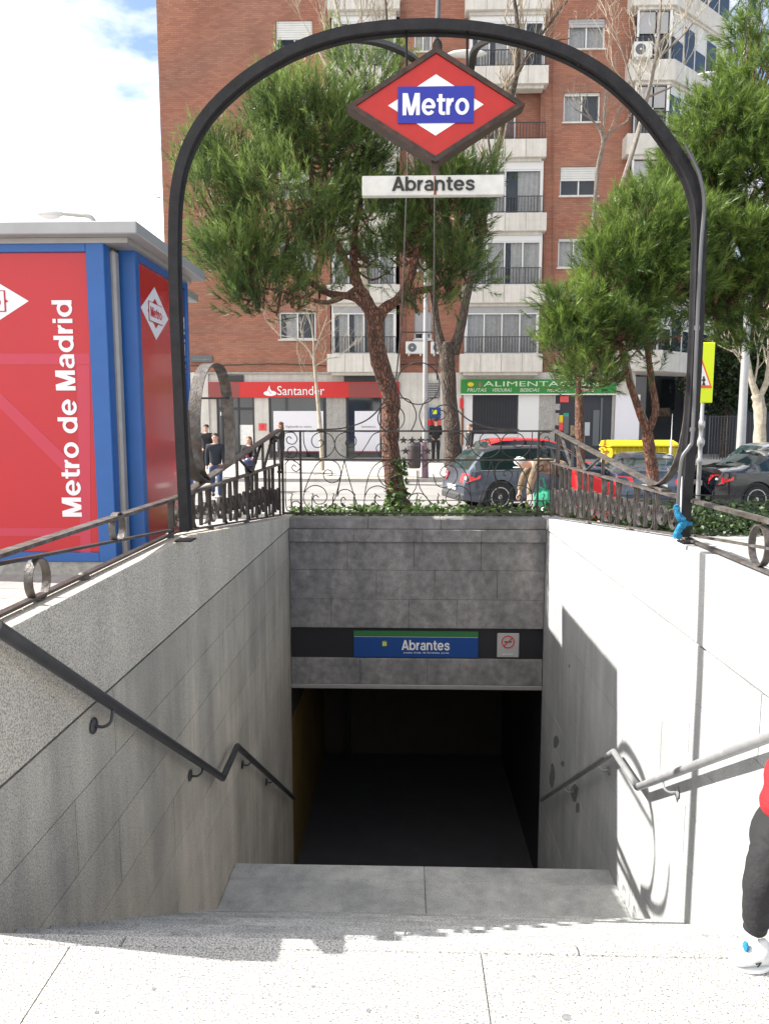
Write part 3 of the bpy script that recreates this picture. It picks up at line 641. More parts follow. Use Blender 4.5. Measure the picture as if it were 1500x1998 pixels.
# ================= ARCH ======================================================================
YA = 4.5
ar = thing('station_arch', 'large black iron arch spanning the top of the stairs', 'arch', (XL, YA, .93))
ap = [(364, 1036), (357, 900), (350, 740), (344, 600), (342, 480), (346, 380), (365, 300), (407, 226), (476, 160), (560, 108), (650, 74), (745, 58), (855, 54), (955, 63), (1050, 86), (1130, 119), (1200, 166), (1262, 228), (1310, 292), (1344, 352), (1361, 425), (1360, 560), (1352, 750), (1341, 900), (1330, 1046)]
path = curve([at(x, y, YA) for x, y in ap], 5)
H_ = [(-.028,-.045),(.028,-.045),(.028,-.036),(.016,-.030),(.016,.030),(.028,.036),(.028,.045),(-.028,.045),(-.028,.036),(-.016,.030),(-.016,-.030),(-.028,-.036)]
MB().sweep(path, H_, (0, 1, 0)).build('arch_beam', M['iron'], ar)
for pts in ([(545, 112, 4.5), (600, 92, 4.7), (655, 80, 5.1), (712, 78, 5.8), (760, 90, 6.8), (800, 110, 7.8), (835, 140, 8.75)],
            [(1140, 122, 4.5), (1090, 96, 4.7), (1040, 78, 5.2), (990, 72, 5.9), (950, 80, 6.8), (925, 100, 7.9), (918, 140, 8.75)]):
    MB().ribbon(curve([at(*p) for p in pts], 6), .07, .035, (1, 0, .2)).build('rear_rib', M['iron'], ar, smooth=True)
MB().ribbon([at(835, 140, 8.75), at(918, 140, 8.75)], .05, .03, (0, 1, 0)).build('rib_link', M['iron'], ar)
for x, y0, y1 in ((793, 62, 135), (911, 62, 135)): MB().tube([at(x, y0, YA), at(x, y1, YA-.02)], .007, 7).build('hanger_rod', M['iron'], ar)
for x, y in ((350, 1040), (1331, 1048)):
    c = at(x+12, y, YA); bx('base_plate', M['iron'], ar, c.x-.05, c.x+.05, YA-.06, YA+.06, .931, .940)
cd = [(1336, 285, 4.42), (1352, 315, 4.42), (1366, 350, 4.42), (1373, 400, 4.42), (1367, 480, 4.42), (1361, 600, 4.42), (1356, 720, 4.42), (1350, 850, 4.42), (1344, 872, 4.42), (1330, 893, 4.42), (1325, 930, 4.42), (1321, 990, 4.42)]
pp = thing('conduit_pipe', 'thin grey cable conduit clipped to the right leg of the arch', 'pipe', at(1322, 1000, 4.42))
MB().tube(curve([at(*p) for p in cd], 5), .011, 8).build('pipe', M['conduit'], pp, smooth=True)
for x, y in ((1347, 305), (1350, 838), (1359, 640)):
    c = at(x, y, 4.43); MB().lathe([(.016, -.012), (.016, .012)], c, 10).build('clip', M['conduit'], pp)
MB().tube([at(1329, 930, 4.46), at(1327, 1000, 4.46)], .005, 6).build('cable', M['sign_white'], pp)
rg = thing('blue_rag', 'bright blue strip of cloth knotted round the railing at the right arch leg', 'cloth', at(1322, 1040, 4.4))
for pts, r in (([(1318, 985), (1323, 1005), (1332, 1020), (1322, 1036), (1316, 1050)], (.02, .026, .03, .026, .02)), ([(1327, 1016), (1340, 1022), (1350, 1022)], (.018, .02, .01)), ([(1314, 1047), (1326, 1046), (1322, 1052)], (.018, .02, .012))):
    P = curve([at(x, y, 4.40) for x, y in pts], 5); rr_ = [np.interp(i/(len(P)-1), np.linspace(0, 1, len(r)), r)*random.uniform(.8, 1.2)*.8 for i in range(len(P))]
    MB().tube(P, list(map(float, rr_)), 8, jit=.2).build('knot', M['rag'], rg, smooth=True)

# hanging sign
YS = 4.42
sgn = thing('metro_sign', 'red diamond metro sign with blue name bar hanging in the arch', 'sign', at(850, 205, YS))
C = at(850, 204, YS)
def dia(hw, hh): return [(C.x, C.z+hh), (C.x+hw, C.z), (C.x, C.z-hh), (C.x-hw, C.z)]
hw, hh = .500, .306
fr = MB(); o_, i_ = dia(hw, hh), dia(hw-.05, hh-.032)
v = [(x, YS, z) for x, z in o_]+[(x, YS, z) for x, z in i_]+[(x, YS+.13, z) for x, z in o_]+[(x, YS+.13, z) for x, z in i_]
fr.add(v, [(k, (k+1) % 4, (k+1) % 4+4, k+4) for k in range(4)]+[(8+k, 12+k, 12+(k+1) % 4, 8+(k+1) % 4) for k in range(4)]+[(k, 8+k, 8+(k+1) % 4, (k+1) % 4) for k in range(4)]+[(4+k, 4+(k+1) % 4, 12+(k+1) % 4, 12+k) for k in range(4)])
fr.build('frame', M['dark_steel'], sgn)
MB().prism(dia(hw-.051, hh-.033), YS+.010, YS+.12).build('red_face', M['sign_red'], sgn)
MB().prism(dia(.268, .163), YS+.006, YS+.0095).build('white_diamond', M['sign_white'], sgn)
bx('blue_bar', M['sign_blue'], sgn, C.x-.213, C.x+.213, YS+.001, YS+.0055, C.z-.097, C.z+.097)
sans('lettering', 'Metro', M['sign_white'], sgn, (C.x, YS-.001, C.z+.002), .372, .118, ZX, ZZ)
MB().ball(at(853, 92, YS+.06), .03, 12, (1, 1, 1.4)).build('finial', M['dark_steel'], sgn, smooth=True)
npl = thing('name_plate', 'white rusty name plate hanging below the red diamond', 'sign', at(846, 359, YS))
a = at(706, 380, YS); b = at(985, 338, YS)
bx('plate', M['plate_white'], npl, a.x, b.x, YS+.02, YS+.07, a.z, b.z, bevel=.004)
sans('lettering', 'Abrantes', M['black'], npl, at(845, 358, YS+.015), .47, .078, ZX, ZZ)
p0 = at(848, 300, YS+.05); bx('stem', M['dark_steel'], npl, p0.x-.022, p0.x+.022, YS+.03, YS+.06, b.z, p0.z+.02)
c = at(848, 372, YS); MB().prism([(c.x-.006, a.z+.001), (c.x+.01, a.z+.001), (c.x+.013, a.z+.05), (c.x+.004, b.z-.005), (c.x-.004, b.z-.005), (c.x-.003, a.z+.04)], YS+.0185, YS+.0199).build('rust_streak', M['rust'], npl)
ms = thing('mast', 'thin pale mast rising from the top of the metro sign', 'mast', at(851, 95, YS+.2))
MB().tube([at(849, 100, YS+.2), at(854, 30, YS+.2), at(858, -90, YS+.2)], [.02, .014, .012], 8).build('pole', M['conduit'], ms, smooth=True)

# ================= KIOSK =====================================================================
YK = 6.33
kk = thing('metro_kiosk', 'red and blue metro lift kiosk with a flat grey roof', 'kiosk', (-3.7, 7.2, .3))
zk = lambda y, Y=YK: at(200, y, Y).z
xk = lambda x, Y=YK, y=780: at(x, y, Y).x
XKs = xk(276, 6.62); xe = at(266, 440, 6.2).x; XW = -5.6; YKB = 8.12
zT, zFt, zFb = at(266, 430, 6.2).z, zk(469), zk(1097)
bx('roof_slab', M['k_roof'], kk, XW-.2, xe, 6.2, YKB+.16, zT-.10, zT, bevel=.008)
bx('roof_soffit', M['k_grey'], kk, XW, xe-.12, 6.32, YKB+.04, zT-.145, zT-.103)
bx('roof_cap', M['k_grey'], kk, xe-.28, xe-.12, 6.25, 6.5, zT+.001, zT+.012)
bx('plinth', M['fac_panel'], kk, XW, XKs+.01, YK+.03, YKB, G(6.3)-.1, zFb-.004)
xp0, xp1 = xk(180), xk(215)
bx('corner_post', M['k_blue'], kk, xp0, xp1, YK, YK+.14, zFb, zFt+.035, bevel=.006)
bx('top_rail', M['k_blue'], kk, XW, xp0-.002, YK+.01, YK+.13, zk(490), zFt, bevel=.004)
bx('bottom_rail', M['k_blue'], kk, XW, xp0-.002, YK+.01, YK+.13, zFb, zk(1079), bevel=.004)
bx('red_panel', M['k_red'], kk, XW, xp0-.002, YK+.035, YK+.1, zk(1079)+.002, zk(490)-.002)
bx('core', M['joint'], kk, XW, XKs-.25, YK+.2, YKB, zFb+.002, zT-.165)
bx('clerestory_light', M['k_grey'], kk, XW, xp0-.3, YK+.1, YK+.17, zFt+.01, zT-.165)
bx('drain_column', M['k_grey'], kk, xk(211, 6.5), xk(238, 6.5), 6.47, 6.58, G(6.5), zT-.162, bevel=.02)
bx('side_post', M['k_blue'], kk, xk(240, 6.6), XKs, 6.60, 6.70, zFb, zFt+.02, bevel=.006)
Y2 = atX(371, 700, XKs).y
bx('side_post', M['k_blue'], kk, XKs-.12, XKs, Y2-.09, Y2, zFb, zFt+.02, bevel=.006)
bx('side_rail', M['k_blue'], kk, XKs-.12, XKs-.002, 6.702, Y2-.092, zk(490), zFt+.01); bx('side_rail', M['k_blue'], kk, XKs-.12, XKs-.002, 6.702, Y2-.092, zFb, zk(1079))
bx('side_panel', M['k_side'], kk, XKs-.09, XKs-.03, 6.702, Y2-.092, zk(1079)+.002, zk(490)-.002)
bx('side_core', M['joint'], kk, XKs-.24, XKs-.1, 6.72, YKB, zFb+.002, zT-.165)
bx('rear_panel', M['k_side'], kk, XKs-.6, XKs-.12, YKB-.05, YKB, zFb, zFt)
bx('shade_block', M['k_blue'], kk, XW, -2.80, YKB+.01, 9.5, G(8.5)-.05, zT-.165)  # unseen block added behind the kiosk to shade the right wall
bx('shade_block_roof', M['k_roof'], kk, XW-.2, -2.66, YKB+.17, 9.7, zT-.10, zT, bevel=.008)  # slab on the added block, also there for its shadow
YT = YK+.0345
for pts in ([(0, 690), (176, 690), (177, 711), (0, 711)], [(0, 765), (0, 795), (150, 945), (152, 912)], [(-40, 725), (-40, 755), (0, 795), (0, 765)], [(150, 712), (176, 712), (178, 1078), (158, 1078)], [(0, 1030), (157, 1031), (157, 1046), (0, 1046)], [(-60, 690), (0, 690), (0, 711), (-60, 711)]):
    q = [at(x, y, YT) for x, y in pts]; MB().prism([(p.x, p.z) for p in q], YT-.0015-random.random()*.001, YT).build('stripe', M['k_pink'], kk)
a, b = at(134, 1008, YT), at(130, 586, YT)
sans('lettering', 'Metro de Madrid', M['k_white'], kk, ((a.x+b.x)/2, YT-.004, (a.z+b.z)/2), b.z-a.z, .172, (0, 0, 1), (-1, 0, 0))
def logo(cx, cy, cz, hw, hh, plane):
    f = (lambda u, v, d: (cx+u, cy-d, cz+v)) if plane == 'y' else (lambda u, v, d: (cx+d, cy+u, cz+v))
    def pr(pts, d, name, m):
        if plane == 'y': MB().prism([(cx+u, cz+v) for u, v in pts], cy-d-.002, cy-d).build(name, m, kk)
        else: MB().prism([(cy+u, cz+v) for u, v in pts], cx+d, cx+d+.002, 'x').build(name, m, kk)
    pr([(hw, 0), (0, hh), (-hw, 0), (0, -hh)], .001, 'logo_diamond', M['k_white'])
    pr([(.56*hw, 0), (0, .56*hh), (-.56*hw, 0), (0, -.56*hh)], .0035, 'logo_inner', M['k_red'])
    rw_, rh_ = .47*hw, .34*hh
    pr([(rw_*1.06, rh_*1.1), (-rw_*1.06, rh_*1.1), (-rw_*1.06, -rh_*1.1), (rw_*1.06, -rh_*1.1)], .006, 'logo_outline', M['k_red'])
    pr([(rw_, rh_), (-rw_, rh_), (-rw_, -rh_), (rw_, -rh_)], .0085, 'logo_bar', M['k_white'])
    c = f(0, 0, .012)
    sans('logo_lettering', 'Metro', M['k_red'], kk, c, rw_*1.7, rh_*1.1, (1, 0, 0) if plane == 'y' else (0, 1, 0), ZZ, depth=.002)
c = at(-32, 588, YT); r_ = at(57, 588, YT); t_ = at(-32, 532, YT)
logo(c.x, YT, c.z, r_.x-c.x, t_.z-c.z, 'y')
XS = XKs-.029; c = atX(303, 612, XS); a = atX(277, 603, XS); b = atX(330, 622, XS)
logo(XS, c.y, c.z, (b.y-a.y)/2, .245, 'x')
a, b = atX(361, 800, XS), atX(358, 632, XS)
sans('side_lettering', 'Metro de Madrid', M['k_white'], kk, (XS+.003, (a.y+b.y)/2, (a.z+b.z)/2-.35), 1.75, .11, (0, 0, 1), (0, -1, 0))

# ================= BRICK BUILDING ===========================================================
YB0 = 30.0
bd = thing('apartment_building', 'tall red brick apartment building with white balconies and ground floor shops', 'building', (2, YB0, .12))
X_ = lambda x, Y=YB0, y=500: at(x, y, Y).x
Z_ = lambda y, Y=YB0: at(750, y, Y).z
def R(x0, y0, x1, y1, Y=YB0):
    ym = (y0+y1)/2; xm = (x0+x1)/2
    return at(x0, ym, Y).x, at(x1, ym, Y).x, at(xm, y1, Y).z, at(xm, y0, Y).z
holes = []
FL = [(-107, -45), (38, 100), (183, 243), (327, 387), (467, 527), (607, 662)]
wins = []
for i, (a, b) in enumerate(FL):
    wins.append((537+i*1.6, a+2, 608+i*1.6, b, [.5, .6, .3, .5, .2, 0][i], 'frame_white', 'white window in the left column'))
    wins.append(([1110, 1108, 1099, 1092, 1088, 1086][i], a-(2 if i else 0), [1182, 1180, 1170, 1166, 1149, 1146][i], b-5+(0 if i else 0), [.2, .28, .1, .48, .1, .1][i], 'frame_white', ''))
    wins.append((808, a+2, 842, b, [.6, .3, .5, .7, .4, .8][i], 'frame_white', ''))
Bx = (641, 783); Cx = [(912, 1066), (911, 1062), (908, 1058), (907, 1058), (906, 1056), (905, 1050)]
def wall_grid(name, m, x0, x1, z0, z1, hs, Y0, Y1, parent):
    xs = sorted({x0, x1, *[h[0] for h in hs], *[h[1] for h in hs]}); zs = sorted({z0, z1, *[h[2] for h in hs], *[h[3] for h in hs]})
    xs = [x for x in xs if x0 <= x <= x1]; zs = [z for z in zs if z0 <= z <= z1]; b = MB()
    inside = lambda x, z: any(h[0] < x < h[1] and h[2] < z < h[3] for h in hs)
    g = [[inside((xs[i]+xs[i+1])/2, (zs[j]+zs[j+1])/2) for j in range(len(zs)-1)] for i in range(len(xs)-1)]
    for i in range(len(xs)-1):
        for j in range(len(zs)-1):
            xa, xb, za, zc = xs[i], xs[i+1], zs[j], zs[j+1]
            if not g[i][j]: b.add([(xa, Y0, za), (xb, Y0, za), (xb, Y0, zc), (xa, Y0, zc)], [(0, 1, 2, 3)])
            else:
                if i == 0 or not g[i-1][j]: b.add([(xa, Y0, za), (xa, Y1, za), (xa, Y1, zc), (xa, Y0, zc)], [(0, 1, 2, 3)])
                if i == len(xs)-2 or not g[i+1][j]: b.add([(xb, Y0, za), (xb, Y1, za), (xb, Y1, zc), (xb, Y0, zc)], [(3, 2, 1, 0)])
                if j == 0 or not g[i][j-1]: b.add([(xa, Y0, za), (xb, Y0, za), (xb, Y1, za), (xa, Y1, za)], [(0, 1, 2, 3)])
                if j == len(zs)-2 or not g[i][j+1]: b.add([(xa, Y0, zc), (xb, Y0, zc), (xb, Y1, zc), (xa, Y1, zc)], [(3, 2, 1, 0)])
    off = OFF[parent.name]; me = bpy.data.meshes.new(name); me.from_pydata([(x-off.x, y-off.y, z-off.z) for x, y, z in b.v], [], b.f)
    bm = bmesh.new(); bm.from_mesh(me); bmesh.ops.remove_doubles(bm, verts=bm.verts, dist=1e-4); bm.to_mesh(me); bm.free()
    return mesh_obj(name, me, m, parent)
def curtain(x0, x1, z0, z1, Y, par):
    n = max(4, int((x1-x0)/.09)); b = MB(); v = []
    for k in range(n+1):
        x = x0+(x1-x0)*k/n; y = Y+(.03 if k % 2 else -.0)+random.uniform(-.008, .008); v += [(x, y, z0), (x, y, z1)]
    b.add(v, [(2*k, 2*k+2, 2*k+3, 2*k+1) for k in range(n)]); b.build('curtain', M['curtain'], par)
def window(x0, x1, z0, z1, sh=0, Y=YB0, cols=2, rec=.08, fm='frame_white', cur=None, sill=True, shm=None, name='window'):
    t = .055; f = MB(); ya, yb = Y+rec, Y+rec+.05
    f.box(x0, x1, ya, yb, z1-t, z1); f.box(x0, x1, ya, yb, z0, z0+t)
    for k in range(cols+1):
        xx = x0+(x1-x0)*k/cols; w = t if k in (0, cols) else t*.9
        xa = xx if k == 0 else (xx-w if k == cols else xx-w/2); f.box(xa, xa+w, ya+.001, yb-.001, z0+t, z1-t)
    w = f.build(name, M[fm], bd)
    for k in range(cols):
        xa, xb = x0+(x1-x0)*k/cols+t*.6, x0+(x1-x0)*(k+1)/cols-t*.6
        bx('pane', M['glass'], w, xa, xb, ya+.018, ya+.026, z0+t*.9, z1-t*.9)
        c = random.random() if cur is None else cur
        if c > .30: curtain(xa+(0 if random.random() < .6 else (xb-xa)*.35), xb, z0+.03, z1-.05, yb+.06, w)
    bx('room', M['room'], w, x0, x1, yb+.35, yb+.40, z0, z1)
    if sill: bx('sill', M['fac_white'], w, x0-.05, x1+.05, Y-.06, ya-.002, z0-.06, z0-.003)
    if sh > 0:
        zs = z1-(z1-z0)*sh; mm = M[shm or random.choice(['shutter', 'shutter', 'shutter_grey'])]; n = max(2, int((z1-zs)/.075))
        s = MB()
        for k in range(n): zz = z1-(z1-zs)*k/n; s.box(x0+.02, x1-.02, Y+.045, Y+.065, zz-(z1-zs)/n+.008, zz-.003); 
        s.box(x0+.02, x1-.02, Y+.066, Y+.072, zs, z1)
        s.build('shutter', mm, w)
    return w
x0b, x1b = X_(322), X_(1222)
for (a, b, c, d, sh, fm, _) in wins:
    r = R(a, b, c, d); holes.append((r[0], r[1], r[2], r[3])); window(r[0], r[1], r[2], r[3], sh, fm=fm)
zg = Z_(727)
for i, (a, b) in enumerate(FL):                       # openings behind the enclosed balconies
    for xx in (Bx, Cx[i]): r = R(xx[0]+4, a-14, xx[1]-4, b+55); holes.append(r)
wall_grid('brick_wall', M['brick'], x0b, x1b, zg, Z_(-900), holes, YB0, YB0+.25, bd)
bx('side_wall', M['brick'], bd, x0b, x0b+.05, YB0+.001, YB0+14, .1, Z_(-900))
bx('roof', M['fac_white'], bd, x0b, X_(1387), YB0+.3, YB0+14, Z_(-900)-.3, Z_(-900))
bx('dark_interior', M['room'], bd, x0b+.1, x1b, YB0+1.6, YB0+1.7, .1, Z_(-895))
def balcony(x0, x1, a, b, i, kind, glaz, nn):
    """slab parapet, railing and glazing of one balcony"""
    Yp = YB0-.55
    r0 = R(x0, b+28, x1, b+64, Yp)
    ps = thing('_', None, None) if False else None
    sl_ = MB(); sl_.box(r0[0], r0[1], Yp, YB0-.002, r0[2], r0[3]); bal = sl_.build('balcony', M['fac_white'], bd, bevel=.02)
    n = 4
    for k in range(n):
        xa = r0[0]+(r0[1]-r0[0])*k/n; xb = r0[0]+(r0[1]-r0[0])*(k+1)/n
        bx('parapet_panel', M['parapet'], bal, xa+.012, xb-.012, Yp-.03, Yp-.001, r0[2]+.012, r0[3]-.012)
    bx('soffit', M['fac_white'], bal, r0[0]+.15, r0[1]-.15, Yp+.12, YB0-.004, r0[2]-.11, r0[2]-.002)
    za, zb_ = r0[3], R(x0, b-6, x1, b+28, Yp)[3]
    xr0, xr1 = X_(x0+10, Yp), X_(x1-8, Yp); y_ = Yp+.08
    rl = bx('balcony_rail', M['balc_iron'], bal, xr0, xr1, y_-.015, y_+.015, zb_-.03, zb_)
    bx('lower_rail', M['balc_iron'], bal, xr0, xr1, y_-.01, y_+.01, za+.05, za+.07)
    m_ = int((xr1-xr0)/.115)
    for k in range(m_+1):
        x = xr0+(xr1-xr0)*k/m_; bx('baluster', M['balc_iron'], bal, x-.011, x+.011, y_-.011, y_+.011, za+.072, zb_-.031)
    if glaz:
        r = R(x0+12, a-12, x1-10, b+27, Yp+.22); zt = r[3]; zr = zt-.32
        w = window(r[0], r[1], za+.002, zt-.30, 0, Y=Yp+.12, cols=nn, rec=.1, cur=(.9 if i in (5, 4) else None), sill=False, name='enclosure')
        bx('header', M['frame_white' if i != 5 else 'shutter_grey'], bal, r[0], r[1], Yp+.2, Yp+.3, zt-.296, zt)
        bx('side_glass', M['frame_white'], bal, r[0]-.05, r[0]-.002, Yp+.2, YB0, za, zt); bx('side_glass', M['frame_white'], bal, r[1]+.002, r[1]+.05, Yp+.2, YB0, za, zt)
    else:
        r = R(x0+22, a-6, (x0+x1)/2+20, b+26, YB0+.2); window(r[0], r[1], za, r[3], .25, cols=2, Y=YB0+.1, sill=False, name='balcony_door')
        bx('back_brick', M['brick'], bal, X_(x0), X_(x1), YB0+.26, YB0+.3, za-.1, za+2.9)
for i, (a, b) in enumerate(FL):
    balcony(Bx[0]-3, Bx[1]-3, a, b, i, 'B', i != 2, 4)
    balcony(Cx[i][0]-8 if i == 5 else Cx[i][0]-4, Cx[i][1]+8, a, b, i, 'C', i != 2, [4, 4, 4, 2, 4, 4][i])
# corner bay on the right with chamfered side
xq = X_(1300, 29.4); 
def chx(px, Yc=29.4):
    for d in np.linspace(0, 6, 1201):
        p = np.array([xq+d, Yc+d*.9, 0]); k = p@fw
        if CX+F*(p@rt)/k >= px: return xq+d, Yc+d*.9
cxe, cye = chx(1386)
for i, (a, b) in enumerate(FL):
    z0_, z1_ = Z_(b+63, 29.4), Z_(b+22, 29.4); x0_ = X_(1214, 29.4)
    cb = MB().prism([(x0_, YB0+.05), (x0_, 29.4), (xq, 29.4), (cxe, cye), (cxe, cye+1.2), (xq, YB0+2.0)], z0_, z1_, 'z').build('corner_balcony', M['fac_white'], bd, bevel=.02)
    zt = Z_(a-12, 29.5); x1_ = X_(1226, 29.55)
    n = 4
    bx('corner_shutter', M['shutter_grey'], cb, x1_+.05, xq-.25, 29.60, 29.63, zt-(zt-z1_)*.45, zt-.05)
    bx('bay_frame', M['frame_white'], cb, x1_, x1_+.07, 29.55, 29.63, z1_, zt); bx('bay_frame', M['frame_white'], cb, xq-.2, xq-.1, 29.55, 29.63, z1_, zt)
    bx('bay_frame', M['frame_white'], cb, (x1_+xq)/2-.03, (x1_+xq)/2+.03, 29.6, 29.64, z1_, zt)
    bx('bay_glass', M['shop_glass'], cb, x1_+.07, xq-.2, 29.66, 29.68, z1_, zt)
    for k in range(5):
        f0, f1 = k/5, (k+1)/5; d = cxe-xq; e = cye-29.55
        q = [(xq-.08+d*f0+.03, 29.6+e*f0), (xq-.08+d*f1-.03, 29.6+e*f1), (xq-.08+d*f1-.03, 29.63+e*f1), (xq-.08+d*f0+.03, 29.63+e*f0)]
        MB().prism(q, z1_, zt-(.9 if (i+k) % 2 else .3)-.005, 'z').build('bay_glass', M['shop_glass'], cb); MB().prism(q, zt-(.9 if (i+k) % 2 else .3), zt, 'z').build('bay_blind', M['shutter'], cb)
        q = [(xq-.08+d*f1-.03, 29.58+e*f1), (xq-.08+d*f1+.03, 29.63+e*f1), (xq-.08+d*f1, 29.68+e*f1), (xq-.14+d*f1, 29.66+e*f1)]
        MB().prism(q, z1_, zt, 'z').build('bay_frame', M['frame_white'], cb)
    MB().prism([(x1_, YB0+.05), (x1_, 29.5), (xq-.1, 29.5), (cxe-.1, cye-.05), (cxe-.1, cye+1.2), (xq, YB0+2.0)], zt, Z_(a-40, 29.4) if i else zt+1.0, 'z').build('bay_header', M['fac_white'], cb)
    xr0, xr1 = x0_+.1, xq-.05
    bx('balcony_rail', M['balc_iron'], cb, xr0, xr1, 29.44, 29.47, z1_+.75, z1_+.78)
    for k in range(16): x = xr0+(xr1-xr0)*k/15; bx('baluster', M['balc_iron'], cb, x-.011, x+.011, 29.445, 29.465, z1_+.01, z1_+.748)
    bx('bay_core', M['room'], cb, x1_+.1, cxe-.2, cye+.6, cye+.7, z0_, zt+1.2)
# ground floor
bx('ground_floor_wall', M['fac_white'], bd, x0b, X_(1250), YB0+.06, YB0+.2, .08, zg)
def gf(name, m, x0, y0, x1, y1, Ya, Yb, par=None):
    r = R(x0, y0, x1, y1, Ya); return bx(name, M[m] if isinstance(m, str) else m, par or bd, r[0], r[1], Ya, Yb, r[2], r[3])
bx('plinth_course', M['fac_panel'], bd, x0b, X_(780), YB0-.03, YB0+.05, zg-.04, zg+.03)
for x0, x1 in ((325, 408), (497, 525), (637, 675), (745, 790), (790, 833), (858, 900)): gf('pillar', 'fac_white' if x0 != 637 else 'fac_panel', x0, 727 if x0 in (745, 790, 858, 325) else 776, x1, 902, YB0-.04, YB0+.055)
gf('dark_transom', 'band', 440, 732, 475, 744, YB0-.03, YB0+.055); gf('dark_transom', 'band', 671, 730, 737, 744, YB0-.03, YB0+.055)
dw = gf('entrance_glazing', 'shop_glass', 424, 776, 496, 900, YB0+.0, YB0+.055)
for x in (424, 433, 452, 465, 494): gf('door_mullion', 'band', x, 776, x+3, 900, YB0-.05, YB0-.003, dw)
gf('door_head', 'band', 424, 795, 496, 800, YB0-.045, YB0-.004, dw)
gf('door_sticker', 'sign_white', 430, 804, 436, 811, YB0-.012, YB0-.004, dw); gf('door_poster', 'curtain', 467, 829, 494, 868, YB0-.012, YB0-.004, dw)
for x0, x1, px0, px1, tx in ((525, 637, 534, 631, 'Digilosofía es vecino'), (676, 745, 692, 745, 'Aperturamos tu')):
    w = gf('shop_window', 'shop_glass', x0, 776, x1, 892, YB0+.0, YB0+.055)
    for x in (x0, x1-4): gf('window_frame', 'band', x, 776, x+4, 892, YB0-.03, YB0-.003, w)
    p = gf('window_poster', 'poster', px0, 802, px1, 880, YB0-.02, YB0-.008, w)
    gf('red_strip', 'san_red', px0, 880, px1, 882, YB0-.02, YB0-.008, w)
    cx_ = (px0+px1)/2; a = at(cx_, 833, YB0-.03); text('poster_text', tx, M['grey_text'], w, a, (px1-px0)*.52/48, .11, ZX, ZZ)
    a = at(cx_, 842, YB0-.03); text('poster_text', 'con la digitalización 1|2|3', M['grey_text'], w, a, (px1-px0)*.6/48, .08, ZX, ZZ)
gf('red_sticker', 'car_red', 505, 826, 520, 840, YB0-.06, YB0-.042)
gf('ventilation_grille', 'ac_dark', 833, 748, 856, 776, YB0-.05, YB0+.05)
gr = gf('grille_frame', 'fac_panel', 831, 746, 858, 748, YB0-.06, YB0+.05)
for k in range(6): gf('grille_slat', 'fac_panel', 833, 750+k*4.4, 856, 752+k*4.4, YB0-.07, YB0-.052)
at_ = gf('cash_machine', 'sig_blue', 837, 795, 859, 816, YB0-.12, YB0-.045)
gf('cash_logo', 'school_yellow', 843, 800, 852, 808, YB0-.13, YB0-.121, at_); gf('cash_band', 'car_red', 833, 819, 860, 829, YB0-.1, YB0-.045, at_); gf('cash_front', 'ac_dark', 836, 830, 858, 858, YB0-.1, YB0-.045, at_)
gf('red_box', 'car_red', 897, 777, 904, 797, YB0-.1, YB0-.045); gf('wall_pipe', 'rust', 901, 797, 904, 868, YB0-.08, YB0-.045)
gf('white_wall', 'frame_white', 903, 770, 921, 895, YB0-.03, YB0+.055); gf('white_wall', 'frame_white', 921, 847, 1010, 895, YB0-.03, YB0+.055); gf('white_wall', 'frame_white', 1010, 770, 1050, 895, YB0-.03, YB0+.055)
bw = gf('barred_window', 'room', 922, 770, 1009, 846, YB0-.0, YB0+.055)
for k in range(15): gf('window_bar', 'balc_iron', 924+k*5.9, 771, 925.2+k*5.9, 846, YB0-.05, YB0-.03, bw)
for k in range(5): gf('window_bar', 'balc_iron', 922, 782+k*13, 1009, 783.2+k*13, YB0-.055, YB0-.052, bw)
gf('pillar', 'fac_panel', 1050, 770, 1078, 898, YB0-.04, YB0+.055)
sd = gf('shop_doorway', 'room', 1079, 772, 1196, 895, YB0-.0, YB0+.055)
for (x0, y0, x1, y1, m) in ((1092, 773, 1109, 785, 'car_red'), (1080, 788, 1092, 800, 'fac_panel'), (1079, 806, 1090, 830, 'fac_panel'), (1089, 810, 1098, 824, 'bin_yellow'), (1090, 824, 1098, 840, 'car_red'), (1099, 806, 1109, 812, 'c_green_bag'), (1099, 812, 1109, 846, 'ac_dark'), (1122, 775, 1126, 790, 'sign_white'), (1140, 824, 1150, 850, 'car_silver'), (1156, 800, 1168, 870, 'ac_dark'), (1112, 830, 1122, 850, 'camo'), (1126, 848, 1140, 868, 'car_silver'), (1170, 776, 1174, 890, 'ac_dark')):
    gf('shop_goods', m, x0, y0, x1, y1, YB0-.04, YB0-.004, sd)
gf('white_wall', 'poster', 1198, 770, 1246, 900, YB0-.03, YB0+.055)
for x0, x1 in ((1078, 1082), (1192, 1197)): gf('door_post', 'k_grey', x0, 770, x1, 895, YB0-.06, YB0-.002)
bx('fascia', M['fac_white'], bd, X_(896), X_(1246), YB0-.05, YB0+.055, Z_(741), zg-.01)
